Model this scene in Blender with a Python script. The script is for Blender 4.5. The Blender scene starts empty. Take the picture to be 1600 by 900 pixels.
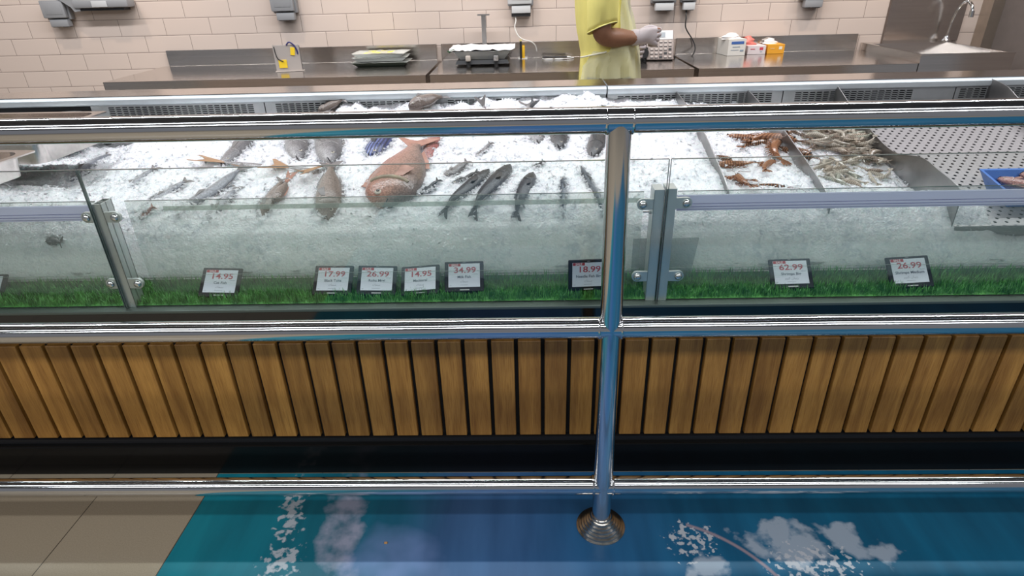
import bpy, bmesh, math, random
from mathutils import Vector, Matrix, noise
random.seed(7)
C = bpy.context.scene.collection
PI = math.pi
V = Vector
sc = bpy.context.scene
sc.view_settings.view_transform = 'Standard'
sc.view_settings.look = 'None'
sc.view_settings.gamma = 1.0
sc.view_settings.use_curve_mapping = False
sc.view_settings.exposure = 0.0
try:
    sc.cycles.use_denoising = True
    sc.cycles.transparent_max_bounces = 24
    sc.cycles.max_bounces = 10
    sc.cycles.caustics_reflective = False
    sc.cycles.caustics_refractive = False
    sc.cycles.sample_clamp_indirect = 6.0
except Exception:
    pass

# ------------------------------------------------------------------ camera
H = 1.354
FPX, PITCH, ROLL, YAW = 945.318, 0.478357, -0.027713, -0.030876
cy, sy = math.cos(YAW), math.sin(YAW)
f0 = V((sy, cy, 0)); rt = V((cy, -sy, 0)); up = V((0, 0, 1))
fwd = f0*math.cos(PITCH) - up*math.sin(PITCH)
u1 = up*math.cos(PITCH) + f0*math.sin(PITCH)
RR = rt*math.cos(ROLL) + u1*math.sin(ROLL)
UU = -rt*math.sin(ROLL) + u1*math.cos(ROLL)
cam_data = bpy.data.cameras.new('camera')
cam = bpy.data.objects.new('camera', cam_data); C.objects.link(cam)
cam_data.sensor_width = 36.0
cam_data.lens = FPX/1600*36
cam_data.clip_start = 0.02
cam.matrix_world = Matrix(((RR.x, UU.x, -fwd.x, 0), (RR.y, UU.y, -fwd.y, 0), (RR.z, UU.z, -fwd.z, H), (0, 0, 0, 1)))
sc.camera = cam

def ray(px, py):
    return RR*((px-800)/FPX) - UU*((py-450)/FPX) + fwd
def atY(px, py, Y):
    d = ray(px, py); d = d*(Y/d.y); return V((d.x, d.y, d.z+H))
def atZ(px, py, z):
    d = ray(px, py); d = d*((z-H)/d.z); return V((d.x, d.y, z))

# ------------------------------------------------------------------ materials
def nodes(name):
    m = bpy.data.materials.new(name); m.use_nodes = True
    nt = m.node_tree
    return m, nt, nt.nodes['Principled BSDF']
def N(nt, t, **kw):
    n = nt.nodes.new(t)
    for k, v in kw.items():
        if k.startswith('i_'):
            n.inputs[k[2:].replace('_', ' ')].default_value = v
        else:
            setattr(n, k, v)
    return n
def c4(c): return (c[0], c[1], c[2], 1.0)
def mat(name, col, rough=0.5, metal=0.0, var=0.0, scale=20.0, bump=0.0, bscale=60.0, stretch=(1, 1, 1), spec=None, col2=None, alpha=None):
    m, nt, b = nodes(name)
    b.inputs['Base Color'].default_value = c4(col)
    b.inputs['Roughness'].default_value = rough
    b.inputs['Metallic'].default_value = metal
    if spec is not None: b.inputs['Specular IOR Level'].default_value = spec
    if var or bump or col2:
        tc = N(nt, 'ShaderNodeTexCoord'); mp = N(nt, 'ShaderNodeMapping')
        mp.inputs['Scale'].default_value = stretch
        nt.links.new(tc.outputs['Object'], mp.inputs['Vector'])
        if var or col2:
            nz = N(nt, 'ShaderNodeTexNoise'); nz.inputs['Scale'].default_value = scale; nz.inputs['Detail'].default_value = 5
            nt.links.new(mp.outputs['Vector'], nz.inputs['Vector'])
            cr = N(nt, 'ShaderNodeValToRGB')
            d = col2 if col2 else tuple(max(0, x*(1-var)) for x in col)
            e = col if col2 else tuple(min(1, x*(1+var)) for x in col)
            cr.color_ramp.elements[0].color = c4(d); cr.color_ramp.elements[1].color = c4(e)
            cr.color_ramp.elements[0].position = 0.32; cr.color_ramp.elements[1].position = 0.68
            nt.links.new(nz.outputs['Fac'], cr.inputs['Fac'])
            nt.links.new(cr.outputs['Color'], b.inputs['Base Color'])
        if bump:
            n2 = N(nt, 'ShaderNodeTexNoise'); n2.inputs['Scale'].default_value = bscale; n2.inputs['Detail'].default_value = 4
            nt.links.new(mp.outputs['Vector'], n2.inputs['Vector'])
            bp = N(nt, 'ShaderNodeBump'); bp.inputs['Strength'].default_value = bump; bp.inputs['Distance'].default_value = 0.01
            nt.links.new(n2.outputs['Fac'], bp.inputs['Height'])
            nt.links.new(bp.outputs['Normal'], b.inputs['Normal'])
    return m
def glassmat(name, tint, refl=1.0, haze=0.0, hazecol=(.8, .85, .85)):
    m = bpy.data.materials.new(name); m.use_nodes = True
    nt = m.node_tree; nt.nodes.clear()
    out = N(nt, 'ShaderNodeOutputMaterial')
    tr = N(nt, 'ShaderNodeBsdfTransparent'); tr.inputs['Color'].default_value = c4(tint)
    gl = N(nt, 'ShaderNodeBsdfGlossy'); gl.inputs['Roughness'].default_value = 0.02
    lw = N(nt, 'ShaderNodeLayerWeight'); lw.inputs['Blend'].default_value = .5
    pw = N(nt, 'ShaderNodeMath', operation='POWER'); pw.inputs[1].default_value = 5.0
    nt.links.new(lw.outputs['Facing'], pw.inputs[0])
    mu = N(nt, 'ShaderNodeMath', operation='MULTIPLY_ADD'); mu.inputs[1].default_value = .9*refl; mu.inputs[2].default_value = .035*refl
    nt.links.new(pw.outputs[0], mu.inputs[0])
    mx = N(nt, 'ShaderNodeMixShader')
    nt.links.new(mu.outputs[0], mx.inputs[0]); nt.links.new(tr.outputs[0], mx.inputs[1]); nt.links.new(gl.outputs[0], mx.inputs[2])
    last = mx
    if haze:
        df = N(nt, 'ShaderNodeBsdfDiffuse'); df.inputs['Color'].default_value = c4(hazecol)
        m2 = N(nt, 'ShaderNodeMixShader'); m2.inputs[0].default_value = haze
        nt.links.new(mx.outputs[0], m2.inputs[1]); nt.links.new(df.outputs[0], m2.inputs[2]); last = m2
    nt.links.new(last.outputs[0], out.inputs['Surface'])
    return m

M = {}
M['chrome'] = mat('polished_steel', (.70, .70, .71), .10, 1.0)
M['steel'] = mat('brushed_steel', (.70, .655, .62), .17, 1.0, var=.05, scale=6, bump=.02, bscale=60, stretch=(.4, 14, 14))
M['steel_dull'] = mat('dull_steel', (.33, .32, .315), .42, 1.0, var=.15, scale=12)
M['alu'] = mat('anodised_aluminium', (.60, .64, .63), .38, .75, var=.05, scale=30, stretch=(1, 1, .1))
M['screw'] = mat('nickel_screw', (.82, .81, .80), .14, 1.0)
M['black_glass'] = mat('black_gloss_panel', (.004, .005, .006), .06, 0.0, spec=.75)
M['plinth'] = mat('black_gloss_plinth', (.004, .004, .004), .16, 0.0, spec=.28)
M['black'] = mat('black_plastic', (.012, .012, .014), .45)
M['void'] = mat('dark_backing', (.01, .01, .01), .9)
M['rim'] = mat('pale_painted_steel', (.58, .62, .64), .32, .1, var=.05, scale=14)
M['grille'] = mat('grey_grille_steel', (.42, .43, .43), .4, .6, var=.08)
M['box_grey'] = mat('grey_plastic', (.30, .30, .31), .45)
M['box_grey_light'] = mat('light_grey_plastic', (.58, .58, .58), .4)
M['white'] = mat('white_plastic', (.82, .82, .81), .35)
M['white_paper'] = mat('white_paper', (.88, .86, .86), .7, bump=.25, bscale=40)
M['yellow'] = mat('yellow_tag', (.92, .62, .03), .45)
M['blue_cable'] = mat('navy_cable', (.03, .03, .14), .4)
M['white_cable'] = mat('white_cable', (.82, .80, .76), .45)
M['wood'] = None

def brick_material():
    m, nt, b = nodes('white_glazed_metro_tile')
    tc = N(nt, 'ShaderNodeTexCoord'); mp = N(nt, 'ShaderNodeMapping')
    sx = N(nt, 'ShaderNodeSeparateXYZ'); cx = N(nt, 'ShaderNodeCombineXYZ')
    nt.links.new(tc.outputs['Object'], sx.inputs[0])
    nt.links.new(sx.outputs['X'], cx.inputs['X']); nt.links.new(sx.outputs['Z'], cx.inputs['Y'])
    nt.links.new(cx.outputs[0], mp.inputs['Vector'])
    mp.inputs['Location'].default_value = (-.0515, -.946, 0)
    br = N(nt, 'ShaderNodeTexBrick')
    br.inputs['Scale'].default_value = 1.0
    br.inputs['Brick Width'].default_value = .303; br.inputs['Row Height'].default_value = .103
    br.inputs['Mortar Size'].default_value = .0014; br.inputs['Mortar Smooth'].default_value = .1
    br.offset = .5; br.offset_frequency = 2
    br.inputs['Color1'].default_value = (.69, .57, .50, 1); br.inputs['Color2'].default_value = (.67, .55, .48, 1)
    br.inputs['Mortar'].default_value = (.22, .17, .15, 1)
    nt.links.new(mp.outputs[0], br.inputs['Vector'])
    nt.links.new(br.outputs['Color'], b.inputs['Base Color'])
    b.inputs['Roughness'].default_value = .22
    br2 = N(nt, 'ShaderNodeTexBrick')
    for k in ('Scale', 'Brick Width', 'Row Height'): br2.inputs[k].default_value = br.inputs[k].default_value
    br2.inputs['Mortar Size'].default_value = .007; br2.inputs['Mortar Smooth'].default_value = 1.0
    nt.links.new(mp.outputs[0], br2.inputs['Vector'])
    iv = N(nt, 'ShaderNodeMath', operation='SUBTRACT'); iv.inputs[0].default_value = 1.0
    nt.links.new(br2.outputs['Fac'], iv.inputs[1])
    bp = N(nt, 'ShaderNodeBump'); bp.inputs['Strength'].default_value = .3; bp.inputs['Distance'].default_value = .003
    nt.links.new(iv.outputs[0], bp.inputs['Height']); nt.links.new(bp.outputs[0], b.inputs['Normal'])
    return m
M['tile'] = brick_material()

def floor_material():
    m, nt, b = nodes('beige_floor_tile')
    tc = N(nt, 'ShaderNodeTexCoord'); mp = N(nt, 'ShaderNodeMapping')
    mp.inputs['Location'].default_value = (1.297, -1.345, 0)
    nt.links.new(tc.outputs['Object'], mp.inputs['Vector'])
    br = N(nt, 'ShaderNodeTexBrick'); br.offset = 0
    br.inputs['Scale'].default_value = 1
    br.inputs['Brick Width'].default_value = .3265; br.inputs['Row Height'].default_value = .653
    br.inputs['Mortar Size'].default_value = .0014; br.inputs['Mortar Smooth'].default_value = .1
    br.inputs['Color1'].default_value = (.345, .285, .205, 1); br.inputs['Color2'].default_value = (.33, .272, .195, 1)
    br.inputs['Mortar'].default_value = (.05, .04, .03, 1)
    nt.links.new(mp.outputs[0], br.inputs['Vector'])
    nz = N(nt, 'ShaderNodeTexNoise'); nz.inputs['Scale'].default_value = 300; nz.inputs['Detail'].default_value = 3
    nt.links.new(tc.outputs['Object'], nz.inputs['Vector'])
    mx = N(nt, 'ShaderNodeMix', data_type='RGBA', blend_type='OVERLAY'); mx.inputs['Factor'].default_value = .25
    nt.links.new(br.outputs['Color'], mx.inputs['A']); nt.links.new(nz.outputs['Fac'], mx.inputs['B'])
    nt.links.new(mx.outputs['Result'], b.inputs['Base Color'])
    b.inputs['Roughness'].default_value = .32
    return m
M['floor'] = floor_material()

def wood_material():
    m, nt, b = nodes('oiled_oak_slat')
    tc = N(nt, 'ShaderNodeTexCoord')
    at = N(nt, 'ShaderNodeAttribute', attribute_name='plank')          # a random number per slat
    off = N(nt, 'ShaderNodeVectorMath', operation='MULTIPLY_ADD')
    cb = N(nt, 'ShaderNodeCombineXYZ')
    for k in ('X', 'Y', 'Z'): nt.links.new(at.outputs['Fac'], cb.inputs[k])
    off.inputs[1].default_value = (3.1, 7.7, 5.3)
    nt.links.new(cb.outputs[0], off.inputs[0]); nt.links.new(tc.outputs['Object'], off.inputs[2])
    mp = N(nt, 'ShaderNodeMapping'); mp.inputs['Scale'].default_value = (14, 14, 1.1)
    nt.links.new(off.outputs[0], mp.inputs['Vector'])
    n1 = N(nt, 'ShaderNodeTexNoise'); n1.inputs['Scale'].default_value = 2.2; n1.inputs['Detail'].default_value = 6; n1.inputs['Distortion'].default_value = .8
    nt.links.new(mp.outputs[0], n1.inputs['Vector'])
    mp2 = N(nt, 'ShaderNodeMapping'); mp2.inputs['Scale'].default_value = (260, 260, 12)
    nt.links.new(off.outputs[0], mp2.inputs['Vector'])
    n2 = N(nt, 'ShaderNodeTexNoise'); n2.inputs['Scale'].default_value = 1.6; n2.inputs['Detail'].default_value = 3
    nt.links.new(mp2.outputs[0], n2.inputs['Vector'])
    cr = N(nt, 'ShaderNodeValToRGB')
    cr.color_ramp.elements[0].position = .3; cr.color_ramp.elements[0].color = (.27, .120, .024, 1)
    cr.color_ramp.elements[1].position = .72; cr.color_ramp.elements[1].color = (.50, .250, .058, 1)
    nt.links.new(n1.outputs['Fac'], cr.inputs['Fac'])
    hv = N(nt, 'ShaderNodeHueSaturation')
    r = N(nt, 'ShaderNodeMapRange'); r.inputs['To Min'].default_value = .82; r.inputs['To Max'].default_value = 1.18
    nt.links.new(at.outputs['Fac'], r.inputs['Value']); nt.links.new(r.outputs[0], hv.inputs['Value'])
    nt.links.new(cr.outputs[0], hv.inputs['Color'])
    mx = N(nt, 'ShaderNodeMix', data_type='RGBA', blend_type='MULTIPLY'); mx.inputs['Factor'].default_value = .55
    cr2 = N(nt, 'ShaderNodeValToRGB'); cr2.color_ramp.elements[0].position = .35; cr2.color_ramp.elements[0].color = (.62, .52, .40, 1)
    cr2.color_ramp.elements[1].position = .55
    nt.links.new(n2.outputs['Fac'], cr2.inputs['Fac'])
    nt.links.new(hv.outputs[0], mx.inputs['A']); nt.links.new(cr2.outputs[0], mx.inputs['B'])
    nt.links.new(mx.outputs['Result'], b.inputs['Base Color'])
    b.inputs['Roughness'].default_value = .42
    bp = N(nt, 'ShaderNodeBump'); bp.inputs['Strength'].default_value = .12; bp.inputs['Distance'].default_value = .002
    nt.links.new(n2.outputs['Fac'], bp.inputs['Height']); nt.links.new(bp.outputs[0], b.inputs['Normal'])
    return m
M['wood'] = wood_material()

def ice_material():
    m, nt, b = nodes('crushed_ice')
    tc = N(nt, 'ShaderNodeTexCoord')
    vo = N(nt, 'ShaderNodeTexNoise'); vo.inputs['Scale'].default_value = 160; vo.inputs['Detail'].default_value = 3
    nz = N(nt, 'ShaderNodeTexNoise'); nz.inputs['Scale'].default_value = 45; nz.inputs['Detail'].default_value = 6
    nt.links.new(tc.outputs['Object'], vo.inputs['Vector']); nt.links.new(tc.outputs['Object'], nz.inputs['Vector'])
    ad = N(nt, 'ShaderNodeMath', operation='ADD')
    nt.links.new(vo.outputs['Fac'], ad.inputs[0]); nt.links.new(nz.outputs['Fac'], ad.inputs[1])
    bp = N(nt, 'ShaderNodeBump'); bp.inputs['Strength'].default_value = .8; bp.inputs['Distance'].default_value = .008
    nt.links.new(ad.outputs[0], bp.inputs['Height']); nt.links.new(bp.outputs[0], b.inputs['Normal'])
    # clear and white pieces mixed, soaked greyer patches; grey also paints shade in hollows
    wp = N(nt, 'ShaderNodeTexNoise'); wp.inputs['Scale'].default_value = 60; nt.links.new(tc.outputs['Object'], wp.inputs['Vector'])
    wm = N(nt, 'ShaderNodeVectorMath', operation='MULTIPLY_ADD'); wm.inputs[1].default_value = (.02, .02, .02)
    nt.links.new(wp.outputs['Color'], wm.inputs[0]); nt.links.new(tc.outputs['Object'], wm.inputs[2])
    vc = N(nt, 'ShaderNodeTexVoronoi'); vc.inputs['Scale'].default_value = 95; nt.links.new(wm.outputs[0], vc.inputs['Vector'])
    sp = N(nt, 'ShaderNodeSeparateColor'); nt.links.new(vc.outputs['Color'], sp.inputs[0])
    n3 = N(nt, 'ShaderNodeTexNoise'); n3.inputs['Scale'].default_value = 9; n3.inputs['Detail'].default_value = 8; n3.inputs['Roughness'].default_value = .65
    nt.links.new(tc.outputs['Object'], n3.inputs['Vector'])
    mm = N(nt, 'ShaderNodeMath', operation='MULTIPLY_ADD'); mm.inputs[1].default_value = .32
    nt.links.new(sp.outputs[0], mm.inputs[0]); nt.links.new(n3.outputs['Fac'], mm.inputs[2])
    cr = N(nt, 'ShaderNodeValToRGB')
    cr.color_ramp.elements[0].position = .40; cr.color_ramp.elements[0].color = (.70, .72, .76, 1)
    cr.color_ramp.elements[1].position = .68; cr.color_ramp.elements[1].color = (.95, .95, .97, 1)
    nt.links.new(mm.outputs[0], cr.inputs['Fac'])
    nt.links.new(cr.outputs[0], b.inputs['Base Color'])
    b.inputs['Roughness'].default_value = .28
    b.inputs['Subsurface Weight'].default_value = .7; b.inputs['Subsurface Radius'].default_value = (.85, 1, .95); b.inputs['Subsurface Scale'].default_value = .07
    return m
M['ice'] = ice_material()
M['glass'] = glassmat('clear_guard_glass', (.955, .975, .965), .8)
M['glass_inner'] = glassmat('greenish_guard_glass', (.925, .945, .93), .8, .08, (.84, .88, .85))
M['glass_edge'] = mat('glass_polished_edge', (.10, .14, .13), .15, 0, spec=.6)
M['lav'] = glassmat('lavender_plastic_edging', (.66, .66, .84), .7, .68, (.86, .86, 1.0))
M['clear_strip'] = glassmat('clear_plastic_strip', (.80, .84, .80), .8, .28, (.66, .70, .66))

# ------------------------------------------------------------------ mesh builder
class MB:
    def __init__(s): s.bm = bmesh.new()
    def box(s, c, d, rot=None, bev=0.0, seg=2):
        b = bmesh.new(); bmesh.ops.create_cube(b, size=1.0)
        bmesh.ops.scale(b, vec=d, verts=b.verts)
        if bev: bmesh.ops.bevel(b, geom=list(b.edges), offset=bev, segments=seg, affect='EDGES', profile=.5)
        mt = Matrix.Translation(V(c)) @ (rot.to_4x4() if rot is not None else Matrix())
        bmesh.ops.transform(b, matrix=mt, verts=b.verts)
        s.join(b); return s
    def bx(s, x0, x1, y0, y1, z0, z1, bev=0.0):
        return s.box(((x0+x1)/2, (y0+y1)/2, (z0+z1)/2), (x1-x0, y1-y0, z1-z0), bev=bev)
    def join(s, b):
        me = bpy.data.meshes.new('t'); b.to_mesh(me); b.free(); s.bm.from_mesh(me); bpy.data.meshes.remove(me)
    def rings(s, rs, cap=True, closed=False):
        b = s.bm; vv = [[b.verts.new(p) for p in r] for r in rs]
        n = len(vv[0]); L = len(vv)
        for i in range(L if closed else L-1):
            A, B = vv[i], vv[(i+1) % L]
            for j in range(n):
                try: b.faces.new((A[j], A[(j+1) % n], B[(j+1) % n], B[j]))
                except ValueError: pass
        if cap and not closed:
            for r, fl in ((vv[0], True), (vv[-1], False)):
                try: b.faces.new(list(reversed(r)) if fl else r)
                except ValueError: pass
        return s
    def tube(s, pts, r, seg=12, cap=True):
        pts = [V(p) for p in pts]; n = len(pts)
        rr = r if isinstance(r, (list, tuple)) else [r]*n
        t0 = (pts[1]-pts[0]).normalized()
        ref = V((0, 0, 1)) if abs(t0.z) < .9 else V((1, 0, 0))
        nx = t0.cross(ref).normalized(); rs = []
        for i, p in enumerate(pts):
            t = (pts[min(i+1, n-1)]-pts[max(i-1, 0)]).normalized()
            nx = (nx - t*nx.dot(t)).normalized(); ny = t.cross(nx)
            rs.append([p + (nx*math.cos(2*PI*k/seg)+ny*math.sin(2*PI*k/seg))*rr[i] for k in range(seg)])
        return s.rings(rs, cap)
    def lathe(s, prof, c, axis=V((0, 0, 1)), seg=32):
        q = V((0, 0, 1)).rotation_difference(V(axis)).to_matrix()
        rs = [[V(c)+q @ V((r*math.cos(2*PI*k/seg), r*math.sin(2*PI*k/seg), z)) for k in range(seg)] for r, z in prof]
        return s.rings(rs)
    def prism(s, poly, d):
        d = V(d); a = [s.bm.verts.new(V(p)) for p in poly]; b = [s.bm.verts.new(V(p)+d) for p in poly]; n = len(a)
        s.bm.faces.new(list(reversed(a))); s.bm.faces.new(b)
        for i in range(n): s.bm.faces.new((a[i], a[(i+1) % n], b[(i+1) % n], b[i]))
        return s
    def sphere(s, c, r, u=16, v=10, sc_=(1, 1, 1)):
        b = bmesh.new(); bmesh.ops.create_uvsphere(b, u_segments=u, v_segments=v, radius=r)
        bmesh.ops.transform(b, matrix=Matrix.Translation(V(c)) @ Matrix.Diagonal((*sc_, 1)), verts=b.verts)
        s.join(b); return s
    def mesh(s, name, m, smooth=True):
        bmesh.ops.recalc_face_normals(s.bm, faces=s.bm.faces)
        me = bpy.data.meshes.new(name); s.bm.to_mesh(me); s.bm.free()
        if m: me.materials.append(m)
        if smooth:
            me.polygons.foreach_set('use_smooth', [True]*len(me.polygons))
            me.set_sharp_from_angle(angle=math.radians(35))
        return me
    def build(s, name, m, parent=None, smooth=True):
        return put(name, s.mesh(name, m, smooth), parent)
WORLD = {}
def put(name, me, parent=None):
    o = bpy.data.objects.new(name, me); C.objects.link(o)
    if parent is not None:
        o.parent = parent
        if parent.name in WORLD: o.matrix_parent_inverse = WORLD[parent.name]
    return o
def tag(o, label, cat, group=None):
    o['label'] = label; o['category'] = cat
    if group: o['group'] = group
    return o
def thing(name, label, cat, loc=(0, 0, 0), group=None, local=False):
    """An Empty at the thing's base; unless local, its parts are given in room coordinates."""
    o = bpy.data.objects.new(name, None); C.objects.link(o); o.location = loc; o.empty_display_size = .05
    if not local: WORLD[o.name] = Matrix.Translation(-V(loc))
    return tag(o, label, cat, group)
def struct(name, mb, m, smooth=False):
    o = mb.build(name, m, None, smooth); o['kind'] = 'structure'; return o
def spline(pts, n=8):
    pts = [V(p) for p in pts]; out = []
    for i in range(len(pts)-1):
        p0, p1, p2, p3 = pts[max(i-1, 0)], pts[i], pts[i+1], pts[min(i+2, len(pts)-1)]
        for k in range(n):
            t = k/n
            out.append(.5*((2*p1)+(p2-p0)*t+(2*p0-5*p1+4*p2-p3)*t*t+(3*p1-p0-3*p2+p3)*t**3))
    out.append(pts[-1]); return out
def lerp_table(t, xs, ys):
    if t <= xs[0]: return ys[0]
    for i in range(len(xs)-1):
        if t <= xs[i+1]:
            return ys[i]+(ys[i+1]-ys[i])*(t-xs[i])/(xs[i+1]-xs[i])
    return ys[-1]
def smooth01(t): t = max(0., min(1., t)); return t*t*(3-2*t)
P2, P3, P4, P5, PW = 175, 140, 50, 45, .30
import numpy as np
# ------------------------------------------------------------------ setting
YW = 4.2876
struct('floor', MB().bx(-6, 4.2, -5, 4.6, -.05, 0), M['floor'])
struct('wall_back', MB().bx(-6, 4.2, YW, YW+.1, 0, 3.2), M['tile'])
XR = 2.97
M['wall_r'] = mat('taupe_wall_panel', (.20, .165, .15), .5, 0, var=.05)
struct('wall_right', MB().bx(XR, XR+.12, 2.75, YW, 0, 3.2), M['wall_r'])
M['trim'] = mat('bronze_steel_trim', (.46, .40, .34), .35, .9, var=.05)
struct('trim_1', MB().bx(2.90, XR-.001, YW-.10, YW-.001, 0, 3.2), M['trim'])
struct('ceiling', MB().bx(-6, 4.2, -5, 4.6, 3.2, 3.25), mat('dark_ceiling', (.10, .10, .105), .8))

# ------------------------------------------------------------------ floor mural (printed vinyl on the floor)
def mural_material():
    m, nt, b = nodes('ocean_print_vinyl')
    L = nt.links.new
    tc = N(nt, 'ShaderNodeTexCoord'); sep = N(nt, 'ShaderNodeSeparateXYZ'); L(tc.outputs['Object'], sep.inputs[0])
    def math_(op, a, b_=None, c=None):
        n = N(nt, 'ShaderNodeMath', operation=op)
        for i, v in enumerate((a, b_, c)):
            if v is None: continue
            if isinstance(v, (int, float)): n.inputs[i].default_value = v
            else: L(v, n.inputs[i])
        return n.outputs[0]
    wob = N(nt, 'ShaderNodeTexNoise'); wob.inputs['Scale'].default_value = 2.5; wob.inputs['Detail'].default_value = 3
    L(tc.outputs['Object'], wob.inputs['Vector'])
    xw = math_('ADD', sep.outputs['X'], math_('MULTIPLY', math_('SUBTRACT', wob.outputs['Fac'], .5), .25))
    mr = N(nt, 'ShaderNodeMapRange'); mr.inputs['From Min'].default_value = -1.0; mr.inputs['From Max'].default_value = 1.3
    L(xw, mr.inputs['Value'])
    cr = N(nt, 'ShaderNodeValToRGB'); e = cr.color_ramp.elements
    cols = [(0, (.006, .20, .25)), (.10, (.006, .19, .25)), (.2, (.005, .12, .17)), (.27, (.012, .12, .20)), (.33, (.045, .12, .26)), (.42, (.040, .12, .27)), (.5, (.022, .11, .25)), (.62, (.010, .115, .23)), (.8, (.004, .105, .195)), (1, (.005, .108, .20))]
    e[0].position = 0; e[0].color = c4(cols[0][1]); e[1].position = 1; e[1].color = c4(cols[-1][1])
    for p, c in cols[1:-1]:
        k = e.new(p); k.color = c4(c)
    L(mr.outputs[0], cr.inputs['Fac'])
    # soft streaks of light under water
    mp = N(nt, 'ShaderNodeMapping'); mp.inputs['Scale'].default_value = (9, 1.2, 1); mp.inputs['Rotation'].default_value = (0, 0, .15)
    L(tc.outputs['Object'], mp.inputs['Vector'])
    st = N(nt, 'ShaderNodeTexNoise'); st.inputs['Scale'].default_value = 1.6; st.inputs['Detail'].default_value = 4
    L(mp.outputs[0], st.inputs['Vector'])
    cs = N(nt, 'ShaderNodeValToRGB'); cs.color_ramp.elements[0].position = .3; cs.color_ramp.elements[0].color = (.72, .76, .8, 1)
    cs.color_ramp.elements[1].position = .75; cs.color_ramp.elements[1].color = (1.25, 1.2, 1.2, 1)
    L(st.outputs['Fac'], cs.inputs['Fac'])
    mx = N(nt, 'ShaderNodeMix', data_type='RGBA', blend_type='MULTIPLY'); mx.inputs['Factor'].default_value = 1
    L(cr.outputs[0], mx.inputs['A']); L(cs.outputs[0], mx.inputs['B'])
    base = mx.outputs['Result']
    def blob(px, py, rx, ry, ang=0.0):
        p = atZ(px, py, 0)
        dx = math_('SUBTRACT', sep.outputs['X'], p.x); dy = math_('SUBTRACT', sep.outputs['Y'], p.y)
        c, s = math.cos(ang), math.sin(ang)
        ux = math_('ADD', math_('MULTIPLY', dx, c/rx), math_('MULTIPLY', dy, s/rx))
        uy = math_('ADD', math_('MULTIPLY', dx, -s/ry), math_('MULTIPLY', dy, c/ry))
        r2 = math_('ADD', math_('MULTIPLY', ux, ux), math_('MULTIPLY', uy, uy))
        return math_('MAXIMUM', math_('SUBTRACT', 1.0, r2), 0.0)
    def foam(mask, scale, lo, hi, col, amt, detail=5):
        nonlocal base
        nz = N(nt, 'ShaderNodeTexNoise'); nz.inputs['Scale'].default_value = scale; nz.inputs['Detail'].default_value = detail
        L(tc.outputs['Object'], nz.inputs['Vector'])
        v = math_('ADD', nz.outputs['Fac'], math_('MULTIPLY', math_('SUBTRACT', mask, 1.0), .5))
        r = N(nt, 'ShaderNodeMapRange'); r.inputs['From Min'].default_value = lo; r.inputs['From Max'].default_value = hi
        r.inputs['To Max'].default_value = amt
        L(v, r.inputs['Value'])
        k = N(nt, 'ShaderNodeMix', data_type='RGBA'); L(r.outputs[0], k.inputs['Factor']); L(base, k.inputs['A'])
        k.inputs['B'].default_value = c4(col); base = k.outputs['Result']
    W = (.52, .54, .58)
    foam(math_('MAXIMUM', blob(455, 800, .07, .26, .15), blob(440, 880, .10, .12)), 45, .42, .50, W, .8, 7)
    foam(blob(535, 830, .085, .34, .12), 18, .24, .55, (.40, .40, .52), .75, 7)
    foam(math_('MAXIMUM', math_('MAXIMUM', blob(1230, 850, .20, .13, -.25), blob(1340, 850, .17, .085, -.55)), blob(1110, 888, .09, .09)), 14, .32, .44, (.42, .48, .56), .75, 8)
    foam(math_('MAXIMUM', blob(1080, 845, .14, .13), blob(1270, 880, .25, .12)), 60, .47, .52, W, .9)
    foam(blob(620, 880, .22, .2), 6, .25, .6, (.20, .30, .58), .6, 3)
    # curved pinkish outline of a fin
    pc = atZ(1040, 1010, 0); pr_ = atZ(1140, 848, 0); rad = (pr_.xy-pc.xy).length
    dx = math_('SUBTRACT', sep.outputs['X'], pc.x); dy = math_('SUBTRACT', sep.outputs['Y'], pc.y)
    d = math_('SQRT', math_('ADD', math_('MULTIPLY', dx, dx), math_('MULTIPLY', dy, dy)))
    ln = math_('ABSOLUTE', math_('SUBTRACT', d, rad))
    r = N(nt, 'ShaderNodeMapRange'); r.inputs['From Min'].default_value = .007; r.inputs['From Max'].default_value = .002
    r.inputs['To Max'].default_value = .7; L(ln, r.inputs['Value'])
    fac = math_('MULTIPLY', r.outputs[0], math_('GREATER_THAN', sep.outputs['X'], atZ(1075, 832, 0).x))
    k = N(nt, 'ShaderNodeMix', data_type='RGBA'); L(fac, k.inputs['Factor']); L(base, k.inputs['A'])
    k.inputs['B'].default_value = (.42, .30, .32, 1); base = k.outputs['Result']
    L(base, b.inputs['Base Color'])
    b.inputs['Roughness'].default_value = .38; b.inputs['Specular IOR Level'].default_value = .35
    return m
M['mural'] = mural_material()
mur = MB().bx(-.968, 3.2, -1.5, 1.383, .0002, .0016).build('floor_mural', M['mural'], None, False)
tag(mur, 'blue ocean picture printed on vinyl and stuck to the floor under the railing', 'floor mural')

# ------------------------------------------------------------------ guard rail
YR = 1.18; RP = .0254
rail = thing('guard_rail', 'polished steel guard railing of three horizontal tubes in front of the fish counter', 'railing', (.189, YR, 0))
MB().tube([(-2.6, YR, 1.1055), (2.4, YR, 1.098)], RP, 40).build('top_rail', M['chrome'], rail)
MB().tube([(-2.6, YR, .6425), (2.4, YR, .6345)], RP*.97, 40).build('middle_rail', M['chrome'], rail)
MB().tube([(-2.6, YR, .1545), (2.4, YR, .1525)], RP*.93, 40).build('bottom_rail', M['chrome'], rail)
MB().tube([(.189, YR, .0), (.1885, YR, .155), (.185, YR, .634), (.178, YR, 1.094)], RP*.97, 40).build('post', M['chrome'], rail)
prof = [(.030, .0017)]
prof = [(.066, .0017), (.066, .004)]
for k in range(5):
    r0 = .060-.0065*k; z0 = .006+.0065*k
    prof += [(r0, z0), (r0-.001, z0+.0042), (r0-.0042, z0+.0055)]
prof += [(.0275, .040), (.0262, .044)]
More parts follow.
